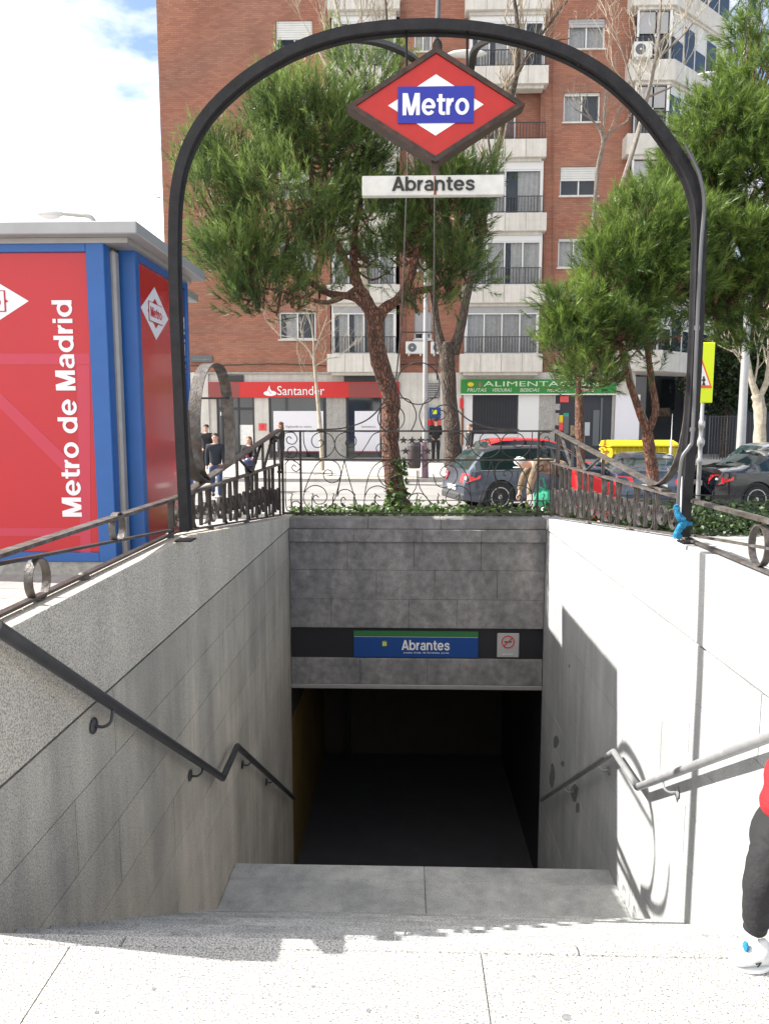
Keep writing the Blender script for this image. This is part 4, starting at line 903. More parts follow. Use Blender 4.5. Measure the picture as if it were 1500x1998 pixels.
# cable along the facade
cb_ = [at(x, 712+1.8*sin(x*.021)+random.uniform(-.6, .6), YB0-.08) for x in range(372, 900, 12)]
MB().tube(cb_, .022, 6).build('facade_cable', M['black'], bd, smooth=True)
for x in (790, 1078, 1060): MB().tube([at(x, 20, YB0-.05), at(x, 720, YB0-.05)], .02, 6).build('downpipe', M['brick'], bd)
def ac(lab, x, y, w, h, Y):
    a = at(x, y+h, Y); b = at(x+w, y, Y); t = thing('air_conditioner', lab, 'air conditioner', ((a.x+b.x)/2, Y, a.z), group='air conditioners on the brick facade')
    bx('casing', M['ac_white'], t, a.x, b.x, Y, Y+.3, a.z, b.z, bevel=.02)
    r = (b.z-a.z)*.36; cx_ = a.x+(b.x-a.x)*.36; cz_ = (a.z+b.z)/2
    MB().lathe([(0, -.004), (r, -.004), (r, -.001), (0, -.001)], (cx_, Y, cz_), 20, 'y').build('fan_grille', M['ac_dark'], t)
    MB().lathe([(0, -.02), (r*.2, -.02), (r*.2, -.006), (0, -.006)], (cx_, Y, cz_), 10, 'y').build('fan_hub', M['ac_white'], t)
    for xx in (a.x+.1, b.x-.16): bx('bracket', M['ac_white'], t, xx, xx+.06, Y+.02, YB0, a.z-.07, a.z-.002)
ac('white air conditioner on the brick wall left of the lamp post', 791, 666, 36, 24, 29.55)
ac('white air conditioner partly behind the bare tree trunk', 840, 666, 36, 24, 29.55)
ac('grey air conditioner on the corner balcony near the roof', 1236, 80, 37, 31, 29.1)
# shop signs
sn = thing('bank_sign', 'long red bank fascia sign with white lettering', 'sign', at(590, 760, 29.9))
r = R(408, 745, 779, 776, 29.85)
bx('panel', M['san_red'], sn, r[0], r[1], 29.85, 29.955, r[2], r[3], bevel=.01)
for x0, x1 in ((409, 467), (680, 741)): q = R(x0, 746, x1, 775, 29.845); bx('dark_panel', M['san_dark'], sn, q[0], q[1], 29.845, 29.849, q[2], q[3])
text('lettering', 'Santander', M['sign_white'], sn, at(587, 762, 29.83), 1.88, .36, ZX, ZZ)
c = at(527, 764, 29.83)
MB().prism([(c.x+.26*cos(k*pi/10), c.z-.07+.105*sin(k*pi/10)) for k in range(20)], 29.835, 29.842).build('flame_base', M['sign_white'], sn)
MB().prism([(c.x-.12, c.z-.06), (c.x-.10, c.z+.08), (c.x-.01, c.z+.25), (c.x+.0, c.z+.12), (c.x+.09, c.z+.0), (c.x+.1, c.z-.1)], 29.828, 29.834).build('flame', M['sign_white'], sn)
MB().ribbon([(c.x-.06, 29.826, c.z+.1), (c.x-.04, 29.826, c.z+.02), (c.x+.05, 29.826, c.z-.09)], .004, .02, (0, 1, 0)).build('flame_line', M['san_red'], sn)
g_ = thing('grocery_sign', 'green grocery fascia sign with pale lettering', 'sign', at(1050, 753, 29.9))
r = R(899, 740, 1202, 768, 29.8); bx('panel', M['shop_green'], g_, r[0], r[1], 29.8, 29.94, r[2], r[3], bevel=.01)
bx('edge', M['sign_white'], g_, r[0], r[1], 29.79, 29.94, r[2]-.045, r[2]-.003)
text('lettering', 'ALIMENTACIÓN', mat('pale_green', (.55, .66, .5), .5), g_, at(1055, 747.5, 29.78), 4.5, .25, ZX, ZZ)
pg_ = M['grey_plate'] if 'grey_plate' in M else mat('pale_letters', (.6, .68, .55), .5)
for s_, x in (('FRUTAS', 930), ('VERDURAS', 979), ('BEBIDAS', 1033), ('HELADOS', 1086), ('VARIOS', 1140)): text('small_lettering', s_, pg_, g_, at(x, 761, 29.78), .76, .13, ZX, ZZ, shear=.2)
q = at(918, 750, 29.78); MB().ball((q.x, q.y, q.z), .13, 10, (1, .1, .7)).build('fruit_picture', M['bin_yellow'], g_)
q = at(936, 750, 29.78); bx('drink_picture', M['camo'], g_, q.x-.06, q.x+.06, 29.785, 29.799, q.z-.1, q.z+.1)
sp_ = thing('street_plaque', 'grey street name plaque on the brick wall above the metal loop', 'sign', at(395, 699, 29.95))
r = R(372, 693, 414, 706, 29.92); bx('plate', M['ac_dark'], sp_, r[0], r[1], 29.93, 29.99, r[2], r[3]); 
text('lettering', 'AVENIDA DE ABRANTES', M['fac_panel'], sp_, at(393, 701.5, 29.92), .72, .06, ZX, ZZ)
# far right
rb = thing('dark_building', 'low dark building in shade behind the parked black car', 'building', (14, 36, .1))
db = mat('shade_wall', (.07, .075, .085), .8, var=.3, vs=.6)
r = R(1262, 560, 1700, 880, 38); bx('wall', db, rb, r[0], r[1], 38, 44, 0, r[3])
for k in range(8): q = R(1290+k*46, 640, 1316+k*46, 672, 37.9); bx('window', M['shop_glass'], rb, q[0], q[1], 37.9, 37.99, q[2], q[3]); q = R(1290+k*46, 740, 1316+k*46, 800, 37.9); bx('window', M['shop_glass'], rb, q[0], q[1], 37.9, 37.99, q[2], q[3])
q = R(1284, 795, 1318, 812, 37); bx('orange_board', M['camo'], rb, q[0], q[1], 37.8, 37.89, q[2], q[3]); q = R(1362, 760, 1388, 862, 37); bx('pale_pillar', M['fac_panel'], rb, q[0], q[1], 37.7, 37.89, q[2], q[3])
for y in (648, 655, 662): q = R(1470, y, 1560, y+3, 37); bx('white_louvre', M['frame_white'], rb, q[0], q[1], 37.7, 37.8, q[2], q[3])
ff = thing('metal_fence', 'dark green bar fence behind the black car', 'fence', (13, 31, .1))
r = R(1384, 812, 1640, 866, 31)
for z in (r[3], r[2]+.15): bx('rail', M['balc_iron'], ff, r[0], r[1], 31, 31.03, z-.03, z)
for k in range(46): x = r[0]+(r[1]-r[0])*k/45; bx('bar', M['ac_dark'] if k % 6 == 0 else M['balc_iron'], ff, x-.012, x+.012, 31.035, 31.06, .1, r[3]+.03)

# ================= TREES =====================================================================
def np_mesh(name, V, tint, m, parent, per=3):
    """V: (n*per,3) loose triangles/quads; tint per face"""
    n = len(V)//per; me = bpy.data.meshes.new(name); me.vertices.add(n*per); me.loops.add(n*per); me.polygons.add(n)
    off = np.array(OFF.get(parent.name, Vector((0, 0, 0)))) if parent else 0
    me.vertices.foreach_set('co', (V-off).astype(np.float32).ravel()); me.loops.foreach_set('vertex_index', np.arange(n*per, dtype=np.int32))
    me.polygons.foreach_set('loop_start', np.arange(0, n*per, per, dtype=np.int32)); me.polygons.foreach_set('loop_total', np.full(n, per, np.int32))
    me.update(calc_edges=True)
    a = me.attributes.new('tint', 'FLOAT', 'FACE'); a.data.foreach_set('value', tint.astype(np.float32)); me.validate()
    return mesh_obj(name, me, m, parent)
def unit(v): return v/np.maximum(np.linalg.norm(v, axis=-1, keepdims=True), 1e-9)
def needles(shoots, n_per, nl, nw):
    """shoots: (p, d, L, tint)"""
    P = np.array([s[0] for s in shoots]); D = unit(np.array([s[1] for s in shoots])); Ls = np.array([s[2] for s in shoots]); T = np.array([s[3] for s in shoots])
    k = len(P); idx = np.repeat(np.arange(k), n_per); m = len(idx)
    t = rng.uniform(.05, 1, m)**.8; bend = np.stack([np.zeros(m), np.zeros(m), .16*Ls[idx]*t*t], 1)
    b = P[idx]+D[idx]*(Ls[idx]*t)[:, None]+bend
    r = unit(rng.normal(size=(m, 3))); perp = unit(r-D[idx]*(r*D[idx]).sum(1)[:, None])
    al = np.radians(rng.uniform(14, 48, m))*(1.15-.5*t)
    nd = unit(D[idx]*np.cos(al)[:, None]+perp*np.sin(al)[:, None]); ln = nl*rng.uniform(.7, 1.25, m)
    sd = unit(np.cross(nd, rng.normal(size=(m, 3))))*(nw/2)
    V = np.empty((m, 3, 3)); V[:, 0] = b-sd; V[:, 1] = b+sd; V[:, 2] = b+nd*ln[:, None]+np.array([0, 0, -.06])*ln[:, None]
    tint = np.clip(T[idx]+.55*(t-.6)+rng.uniform(-.15, .15, m), 0, 1)  # paler tips: natural tip colour plus painted highlight
    return V.reshape(-1, 3), tint
def pine(lab, trunk, limbs, lobes, nclump, shoots_per, n_per, mkey, seed, nl=.13, nw=.009, up_bias=.9, base=None, slen=(.26, .5)):
    """trunk: [(px,py,Y,r)], limbs: lists of the same, lobes: (px,py,rx_px,rz_px,Y,depth_m,weight)"""
    global rng; rng = np.random.default_rng(seed); random.seed(seed)
    b0 = at(trunk[0][0], trunk[0][1], trunk[0][2]); t = thing('pine_tree', lab, 'tree', b0, group=None)
    def tb(pts, name, par):
        P = [at(x, y, Y) for x, y, Y, r in pts]; C_ = curve(P, 6); rr_ = [p[3] for p in pts]
        R_ = [float(np.interp(i/(len(C_)-1)*(len(pts)-1), range(len(pts)), rr_))*random.uniform(.93, 1.07) for i in range(len(C_))]
        return MB().tube(C_, R_, 12, jit=.09).build(name, M['bark_pine'], par, smooth=True), C_
    tr, C_ = tb(trunk, 'trunk', t); ends = list(C_[len(C_)//2:])
    for l in limbs: o, c = tb(l, 'limb', t); ends += c
    E_ = np.array([tuple(p) for p in ends])
    w = np.array([l[6]*l[2]*l[3] for l in lobes], float); w /= w.sum(); sh = []; tw = MB()
    for c in range(nclump):
        l = lobes[rng.choice(len(lobes), p=w)]; Y = l[4]; sc_ = Y/F; cen = np.array(at(l[0], l[1], Y)); ax = np.array([l[2]*sc_, l[5], l[3]*sc_])
        v = unit(rng.normal(size=3)); v[2] = v[2]*.9+.12; q = cen+v*ax*(rng.uniform(.35, 1)**.5)*.9
        j = np.argmin(((E_-q)**2).sum(1)); a = E_[j]; mid = (a+q)/2+np.array([0, 0, -.12])
        if rng.random() < .6: tw.tube(curve([Vector(a), Vector(mid), Vector(q)], 3), [.022, .02, .018, .016, .013, .011, .009], 5)
        out_ = unit(q-cen+np.array([0, 0, 1e-3])); tn = np.clip(.30+.25*out_[2]+rng.uniform(-.28, .34), 0, 1)  # upward clumps get a paler tint, painting light into the crown
        for s_ in range(shoots_per):
            d = unit(out_*rng.uniform(.2, 1.0)+np.array([0, 0, up_bias*rng.uniform(.5, 1.4)])+rng.normal(size=3)*.34)
            p = q+rng.normal(size=3)*np.array([.10, .10, .08]); sh.append((p, d, rng.uniform(*slen), np.clip(tn+rng.uniform(-.15, .2), 0, 1)))
    if tw.v: o_ = tw.build('twigs', M['bark_pine'], t); tag(o_, kind='stuff')
    V, ti = needles(sh, n_per, nl, nw); o_ = np_mesh('crown', V, ti, M[mkey], t); return t
G_ = lambda px, Y: None
pine('broad pine tree leaning behind the iron fence, ivy at its foot',
     [(785, 1008, 10.4, 0.192), (775, 970, 10.4, 0.136), (764, 900, 10.4, 0.124), (761, 830, 10.4, 0.120), (762, 775, 10.4, 0.124), (744, 715, 10.4, 0.120), (733, 670, 10.4, 0.116), (731, 635, 10.4, 0.112), (722, 605, 10.4, 0.096), (700, 560, 10.4, 0.072), (690, 540, 10.4, 0.064)],
     [[(730, 640, 10.4, 0.096), (748, 605, 10.4, 0.080), (780, 580, 10.4, 0.064), (800, 545, 10.4, 0.056), (812, 490, 10.4, 0.048), (835, 400, 10.4, 0.036), (840, 300, 10.4, 0.024)],
      [(722, 605, 10.4, 0.072), (690, 580, 10.3, 0.056), (640, 572, 10.2, 0.044), (590, 540, 10.1, 0.036), (530, 500, 10.0, 0.024), (450, 440, 10, 0.016)],
      [(690, 540, 10.4, 0.060), (660, 480, 10.4, 0.048), (620, 400, 10.3, 0.040), (600, 300, 10.2, 0.028), (590, 210, 10.2, 0.016)],
      [(700, 560, 10.4, 0.056), (690, 480, 10.6, 0.044), (705, 380, 10.8, 0.032), (720, 260, 10.8, 0.020), (725, 170, 10.8, 0.012)],
      [(790, 570, 10.4, 0.056), (850, 560, 10.5, 0.040), (900, 520, 10.5, 0.028), (950, 450, 10.5, 0.016)],
      [(700, 560, 10.4, 0.040), (640, 590, 9.8, 0.028), (560, 570, 9.6, 0.020), (500, 560, 9.5, 0.012)]],
     [(600, 244, 88, 73, 10.3, .8, 1), (530, 244, 39, 47, 10.3, .4, 1), (715, 179, 66, 55, 10.6, .6, 1.0), (650, 304, 114, 77, 10.5, 1.0, 1), (465, 344, 79, 55, 10.1, .7, 1.1), (420, 414, 59, 60, 10.0, .7, 1.1), (560, 434, 114, 77, 10.2, 1.1, .9), (720, 454, 114, 77, 10.7, 1.1, .8),
      (880, 434, 88, 86, 10.6, .9, .9), (900, 374, 61, 51, 10.6, .6, 1), (470, 514, 79, 55, 9.9, .7, 1.1), (520, 589, 66, 30, 9.7, .5, 1.2), (610, 544, 61, 30, 10.0, .6, .8), (880, 534, 66, 47, 10.6, .7, .9), (830, 604, 39, 24, 10.5, .4, .8), (800, 314, 79, 60, 10.6, .8, .7), (760, 514, 52, 34, 10.8, .6, .6)],
     500, 10, 34, 'needles', 3, nl=.125, nw=.0085, slen=(.22, .42))
pine('young pine tree with a forked trunk in front of the yellow containers',
     [(1276, 950, 12.5, 0.098), (1268, 890, 12.5, 0.090), (1262, 845, 12.5, 0.090)],
     [[(1262, 845, 12.5, 0.064), (1246, 800, 12.5, 0.060), (1230, 755, 12.5, 0.053), (1218, 710, 12.5, 0.045), (1200, 640, 12.5, 0.030), (1180, 560, 12.5, 0.015)],
      [(1262, 845, 12.5, 0.060), (1278, 800, 12.5, 0.056), (1270, 740, 12.5, 0.053), (1262, 670, 12.5, 0.045), (1260, 600, 12.5, 0.034), (1262, 500, 12.5, 0.022), (1265, 440, 12.5, 0.015)],
      [(1264, 680, 12.5, 0.026), (1290, 662, 12.5, 0.022), (1330, 655, 12.4, 0.015)], [(1265, 600, 12.5, 0.022), (1310, 560, 12.5, 0.015)]],
     [(1255, 460, 75, 85, 12.5, .8, 1), (1210, 540, 85, 70, 12.5, .8, 1), (1290, 560, 80, 90, 12.6, .8, .9), (1130, 610, 60, 55, 12.3, .6, 1), (1110, 670, 50, 50, 12.2, .5, .9), (1180, 670, 80, 45, 12.3, .7, .9), (1300, 680, 55, 50, 12.6, .6, .6), (1150, 740, 60, 25, 12.2, .5, .8), (1230, 610, 70, 60, 12.5, .7, .8), (1330, 480, 50, 90, 12.9, .6, .8)],
     300, 10, 34, 'needles_lit', 5, nl=.15, nw=.0095, up_bias=.7, slen=(.18, .38))
pine('big dense pine tree filling the right edge of the photo',
     [(1640, 1040, 13.8, .30), (1620, 900, 13.8, .25), (1600, 700, 13.8, .22), (1560, 480, 13.8, .18)],
     [[(1600, 700, 13.8, .12), (1500, 560, 13.8, .09), (1420, 440, 13.8, .05)], [(1580, 560, 13.8, .12), (1500, 350, 13.8, .07), (1450, 230, 13.8, .04)], [(1590, 640, 13.8, .1), (1450, 600, 13.6, .06), (1390, 590, 13.5, .03)]],
     [(1500, 200, 110, 110, 13.8, 1.4, 1), (1400, 300, 105, 105, 13.7, 1.2, 1.2), (1340, 400, 75, 100, 13.6, 1.0, 1.1), (1490, 380, 120, 110, 13.6, 1.4, 1), (1420, 500, 110, 90, 13.5, 1.2, 1), (1500, 520, 100, 90, 13.4, 1.2, 1), (1370, 600, 70, 50, 13.3, .8, .8), (1460, 600, 80, 50, 13.3, .9, .9), (1600, 330, 110, 200, 13.8, 1.5, .6), (1310, 480, 50, 70, 13.5, .7, .9), (1450, 660, 70, 35, 13.3, .9, .6), (1490, 60, 60, 50, 13.8, .8, .8)],
     820, 10, 26, 'needles_lit', 8, nl=.16, nw=.0105, up_bias=.45, slen=(.14, .30))
pine('slender straight young pine tree in front of the grocery shop',
     [(1134, 935, 17.5, .11), (1131, 860, 17.5, .10), (1129, 770, 17.5, .09), (1128, 690, 17.5, .06), (1130, 620, 17.5, .03)], [],
     [(1125, 640, 52, 55, 17.5, .7, 1), (1100, 690, 40, 40, 17.4, .6, 1), (1150, 700, 45, 40, 17.5, .6, 1), (1135, 745, 55, 20, 17.4, .6, .7)],
     70, 8, 26, 'needles_blue', 12, nl=.17, nw=.012)
rng = np.random.default_rng(77); random.seed(77)
# pine branch hanging in from the upper right
t = thing('pine_branch', 'blue green pine branch hanging in at the top right corner', 'branch', at(1520, -20, 8.5))
MB().tube([at(1640, -120, 8.6), at(1540, -40, 8.5), at(1470, -8, 8.5)], [.04, .02, .006], 6).build('limb', M['bark_pine'], t)
sh = [(np.array(at(rng.uniform(1450, 1600), rng.uniform(-70, -12), 8.5+rng.uniform(-.3, .3))), unit(np.array([rng.uniform(-1, .3), rng.normal()*.4, -.3+rng.normal()*.3])), rng.uniform(.15, .3), rng.uniform(.2, .6)) for _ in range(60)]
V, ti = needles(sh, 34, .14, .007); np_mesh('crown', V, ti, M['needles_blue'], t)

def bare(lab, trunk, m, seed, levels=4, nb=3, spread=.55, ln=1.2, limbs=(), rmin=.006, tip=None, up_=.35, twm=None):
    random.seed(seed); b0 = at(trunk[0][0], trunk[0][1], trunk[0][2]); t = thing('bare_tree', lab, 'tree', b0)
    def path(pts):
        P = [at(x, y, Y) for x, y, Y, r in pts]; C_ = curve(P, 5); R_ = [float(np.interp(i/5, range(len(pts)), [p[3] for p in pts])) for i in range(len(C_))]; return C_, R_
    C_, R_ = path(trunk); MB().tube(C_, [r*random.uniform(.93, 1.07) for r in R_], 10, jit=.08).build('trunk', m, t, smooth=True)
    seeds = []
    for l in limbs:
        c, r = path(l); MB().tube(c, r, 8, jit=.06).build('limb', m, t, smooth=True)
        for i in range(len(c)//3, len(c), 2): seeds.append((c[i], (c[min(i+1, len(c)-1)]-c[i-1]).normalized(), r[i]*.5))
    if not limbs:
        for i in range(int(len(C_)*.55), len(C_)): seeds.append((C_[i], (C_[i]-C_[i-1]).normalized(), R_[i]*.6))
    b = MB()
    def grow(p, d, r, L, lv):
        if lv == 0 or r < .002: return
        q = [p]; dd = d.copy()
        for k in range(4):
            dd = (dd+Vector((random.uniform(-1, 1), random.uniform(-1, 1), random.uniform(-.7, 1)+up_*.3))*.22).normalized(); q.append(q[-1]+dd*L/4)
        b.tube(q, [max(rmin*.6, r*(1-.16*k)) for k in range(5)], 4 if lv > 1 else 3, cap=False)
        for k in range(nb):
            i = random.choice([1, 2, 3, 4]); nd_ = (dd+Vector((random.uniform(-1, 1), random.uniform(-1, 1), random.uniform(-.6, 1)+up_))*spread*1.5).normalized()
            grow(q[i], nd_, max(rmin*.6, r*.55), L*random.uniform(.55, .8), lv-1)
    for p, d, r in seeds:
        nd_ = (d+Vector((random.uniform(-1, 1), random.uniform(-1, 1), random.uniform(-.5, 1)+up_))*spread*1.6).normalized(); grow(p, nd_, max(rmin, r), ln*random.uniform(.7, 1.2), levels-1)
    if b.v: o = b.build('branches', twm or m, t); tag(o, kind='stuff')
    return t
bare('tall bare plane tree with a thick forked dark trunk behind the red car', [(884, 912, 21.5, 0.280), (882, 850, 21.5, 0.235), (876, 760, 21.5, 0.224), (872, 700, 21.5, 0.224), (873, 668, 21.5, 0.202)], M['bark_old'], 21, levels=4, nb=3, ln=1.1,
     limbs=[[(866, 690, 21.5, 0.146), (852, 640, 21.5, 0.123), (846, 590, 21.5, 0.101), (838, 480, 21.6, 0.078), (810, 330, 21.7, 0.062), (780, 180, 21.8, 0.045), (757, 60, 21.8, 0.034), (750, -40, 21.8, 0.022)],
            [(884, 690, 21.5, 0.168), (898, 640, 21.5, 0.140), (910, 580, 21.5, 0.112), (935, 470, 21.4, 0.095), (962, 330, 21.3, 0.084), (985, 230, 21.2, 0.078), (1006, 150, 21.2, 0.073), (1010, 60, 21.2, 0.056), (998, -30, 21.2, 0.039)],
            [(1000, 165, 21.2, 0.056), (1030, 105, 21.1, 0.045), (1072, 45, 21.0, 0.034), (1120, -15, 21.0, 0.028)], [(962, 330, 21.3, 0.034), (955, 220, 21.4, 0.028), (1035, 100, 21.4, 0.017)],
            [(1030, 105, 21.1, 0.028), (1060, 85, 21.1, 0.022), (1110, 75, 21, 0.011)]], rmin=.008, twm=M['bark_twig'])
bare('thin staked bare sapling in front of the red bank sign', [(629, 918, 25.6, .085), (626, 850, 25.6, .075), (618, 760, 25.6, .06), (613, 705, 25.6, .05), (612, 670, 25.6, .03)], M['bark_pale'], 4, levels=4, nb=3, ln=.75, rmin=.006,
     limbs=[[(613, 705, 25.6, .035), (600, 680, 25.6, .03), (575, 660, 25.6, .015), (545, 655, 25.6, .01)], [(612, 690, 25.6, .03), (625, 655, 25.6, .02), (640, 615, 25.6, .01)], [(614, 715, 25.6, .03), (640, 700, 25.6, .02), (665, 698, 25.5, .01)], [(616, 740, 25.6, .02), (585, 722, 25.6, .01)], [(612, 670, 25.6, .03), (608, 640, 25.6, .02), (598, 600, 25.6, .01)]])
bare('bare dark branched tree in front of the right window column', [(1131, 925, 23, .10), (1129, 780, 23, .09), (1136, 640, 23, .08), (1158, 420, 23, .07), (1165, 330, 23, .055), (1176, 280, 23, .04)], M['bark_grey'], 9, levels=4, nb=3, ln=.8, rmin=.007, twm=M['bark_grey'],
     limbs=[[(1165, 330, 23, .05), (1176, 280, 23, .04), (1160, 240, 23, .03), (1120, 212, 23, .018)], [(1172, 290, 23, .04), (1190, 260, 23, .03), (1225, 235, 23, .018)], [(1174, 280, 23, .035), (1180, 200, 23, .02), (1185, 140, 23, .012)], [(1150, 480, 23, .04), (1175, 440, 23, .02)]])
bare('pale bare tree in front of the corner balconies', [(1272, 930, 19.5, .09), (1262, 840, 19.5, .085), (1228, 740, 19.5, .08), (1205, 560, 19.5, .07), (1200, 420, 19.5, .06)], M['bark_grey'], 15, levels=4, nb=4, ln=1.0, rmin=.007, twm=M['bark_pale'],
     limbs=[[(1200, 400, 19.5, .06), (1235, 290, 19.5, .06), (1262, 190, 19.5, .05), (1282, 90, 19.5, .04), (1290, -20, 19.5, .02)], [(1250, 220, 19.5, .03), (1225, 140, 19.5, .02), (1200, 60, 19.5, .012)], [(1275, 120, 19.5, .03), (1330, 70, 19.5, .02), (1370, 20, 19.5, .012)], [(1262, 190, 19.5, .03), (1310, 170, 19.5, .018)]])
bare('pale branching bare tree at the far right behind the black car', [(1482, 880, 27, .22), (1481, 800, 27, .20), (1476, 770, 27, .2)], M['bark_pale'], 33, levels=3, nb=3, ln=1.3, rmin=.01,
     limbs=[[(1476, 775, 27, .13), (1462, 730, 27, .11), (1455, 680, 27, .09), (1458, 630, 27, .06)], [(1480, 775, 27, .12), (1496, 740, 27, .1), (1500, 680, 27, .07), (1498, 600, 27, .05)], [(1460, 710, 27, .05), (1440, 690, 27, .04), (1420, 680, 27, .02)], [(1470, 750, 27, .05), (1478, 700, 27, .03), (1470, 660, 27, .02)]])
bare('bare dark tree against the blue sky at the top right', [(1345, 900, 34, .25), (1350, 500, 34, .2), (1400, 250, 34, .14)], M['bark_grey'], 41, levels=4, nb=4, ln=1.8, rmin=.012,
     limbs=[[(1400, 260, 34, .12), (1420, 180, 34, .09), (1425, 100, 34, .06), (1410, 20, 34, .04)], [(1420, 200, 34, .04), (1440, 100, 34, .05), (1455, 30, 34, .04)], [(1410, 230, 34, .08), (1440, 150, 34, .06), (1465, 90, 34, .04), (1480, 30, 34, .02)]])
bare('fine yellowish bare treetop above the pine in front of the left balconies', [(768, 915, 24, .2), (763, 830, 24, .17), (752, 740, 24, .15), (728, 650, 24, .13), (705, 500, 24, .12), (692, 300, 24, .1), (688, 160, 24, .09)], M['bark_pale'], 52, levels=4, nb=5, ln=1.2, rmin=.008, up_=.7,
     limbs=[[(688, 170, 24, .08), (672, 90, 24, .06), (655, 10, 24, .04), (640, -60, 24, .02)], [(689, 190, 24, .08), (720, 110, 24, .05), (752, 20, 24, .03), (765, -50, 24, .02)], [(689, 200, 24, .06), (650, 150, 24, .04), (600, 60, 24, .02)], [(689, 150, 24, .05), (705, 60, 24, .03), (700, -40, 24, .02)]])
# dark evergreens far right
def leafmass(name, lab, cat, cen, ax, n, size, mkey, seed, kind=None, flat=False):
    r = np.random.default_rng(seed); v = unit(r.normal(size=(n, 3)))*(r.uniform(.3, 1, n)**.45)[:, None]
    if flat: v = r.uniform(-1, 1, (n, 3))
    P = np.array(cen)+v*np.array(ax); a = unit(r.normal(size=(n, 3))); b = unit(np.cross(a, r.normal(size=(n, 3)))); s = size*r.uniform(.6, 1.3, n)[:, None]
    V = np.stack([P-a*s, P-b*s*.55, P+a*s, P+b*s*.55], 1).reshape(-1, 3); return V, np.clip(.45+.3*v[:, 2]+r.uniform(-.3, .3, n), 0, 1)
for lab, px, py, Y, rx, rz, sd in (('dark evergreen tree behind the black car, nearest the lamp post', 1420, 700, 34, 2.4, 2.6, 1), ('dark evergreen tree at the right edge in deep shade', 1530, 640, 33, 3.0, 3.6, 2), ('dark evergreen tree between the brick building and the pine', 1350, 560, 36, 2.2, 2.6, 3)):
    c = at(px, py, Y); t = thing('evergreen_tree', lab, 'tree', (c.x, Y, .1)); MB().tube([(c.x, Y, .1), c], [.2, .12], 8).build('trunk', M['bark_old'], t)
    V, ti = leafmass('', '', '', c, (rx, 1.8, rz), 9000, .10, '', sd); np_mesh('crown', V, ti, M['hedge'], t, 4)

# ================= PLANTING =================================================================
def leaves(name, boxes, n, size, mkey, seed, lab=None):
    r = np.random.default_rng(seed); Vs = []; Ts = []
    for (x0, x1, y0, y1, z0, z1, wt) in boxes:
        k = int(n*wt); P = np.stack([r.uniform(x0, x1, k), r.uniform(y0, y1, k), z0+(z1-z0)*r.uniform(0, 1, k)**1.2*(.6+.4*np.sin(r.uniform(0, 6, k)))], 1)
        nrm = unit(r.normal(size=(k, 3))*.75+np.array([-.2, -.3, .8])); a = unit(np.cross(nrm, r.normal(size=(k, 3)))); b = np.cross(nrm, a); s = (size*r.uniform(.5, 1.3, k))[:, None]
        Vs.append(np.stack([P-a*s, P-b*s*.7, P+a*s*1.1, P+b*s*.7], 1).reshape(-1, 3)); Ts.append(np.clip(r.uniform(.1, .9, k), 0, 1))
    o = np_mesh(name, np.concatenate(Vs), np.concatenate(Ts), M[mkey], None, 4); tag(o, kind='stuff'); 
    if lab: tag(o, lab)
    return o
sheet('soil', mat('soil', (.06, .045, .035), .95, var=.4, vs=6), -2.0, 6.0, 9.1, 11.0, .02)
leaves('ivy_ground_cover', [(-1.5, 2.3, 9.1, 9.8, .38, .60, .45), (-1.6, 2.6, 9.8, 10.8, .28, .52, .45), (-.6, .6, 9.9, 10.8, .3, .6, .05)], 9500, .036, 'ivy', 2)
p_ = at(772, 950, 10.2); r = np.random.default_rng(5); k = 300; zz = r.uniform(0, 1, k)**1.5; an = r.uniform(-pi, 0.3, k)
P = np.stack([p_.x+.02+(.19-.08*zz)*np.cos(an)*r.uniform(.8, 1.2, k), 10.4+(.19-.08*zz)*np.sin(an)*r.uniform(.8, 1.2, k), .38+zz*.80], 1)
nm = unit(np.stack([np.cos(an), np.sin(an), np.full(k, .5)], 1)+r.normal(size=(k, 3))*.5); a_ = unit(np.cross(nm, r.normal(size=(k, 3)))); b_ = np.cross(nm, a_); s_ = (r.uniform(.022, .048, k))[:, None]
o = np_mesh('climbing_ivy', np.stack([P-a_*s_, P-b_*s_*.8, P+a_*s_*1.2, P+b_*s_*.8], 1).reshape(-1, 3), r.uniform(.3, 1, k), M['ivy'], None, 4); tag(o, kind='stuff')
leaves('low_hedge', [(2.5, 7.5, 8.6, 9.6, .34, .72, .8), (3.0, 7.5, 9.6, 10.8, .3, .62, .2)], 16000, .03, 'hedge', 6)
wf = thing('wire_fence', 'low wire border fence with small curled stakes behind the ivy', 'fence', (-1.6, 10.95, .3))
x = -1.7
for z in (.52, .30): MB().tube([(-1.75, 10.95, z), (2.7, 10.95, z)], .006, 5).build('wire', M['balc_iron'], wf)
for k in range(15):
    x = -1.7+k*.31; MB().tube([(x, 10.95, .15), (x, 10.95, .56), (x+.02, 10.95, .60), (x, 10.95, .62)], .009, 5).build('stake', M['balc_iron'], wf)
wf = thing('wire_fence', 'low wire border fence behind the hedge beside the black car', 'fence', (2.9, 11.0, .3))
for z in (.60, .45): MB().tube([(2.9, 11.0, z), (8, 11.0, z)], .007, 5).build('wire', M['balc_iron'], wf)
for k in range(17):
    x = 2.95+k*.31; MB().tube([(x, 11.0, .15), (x, 11.0, .65), (x+.02, 11.0, .68)], .010, 5).build('stake', M['balc_iron'], wf)

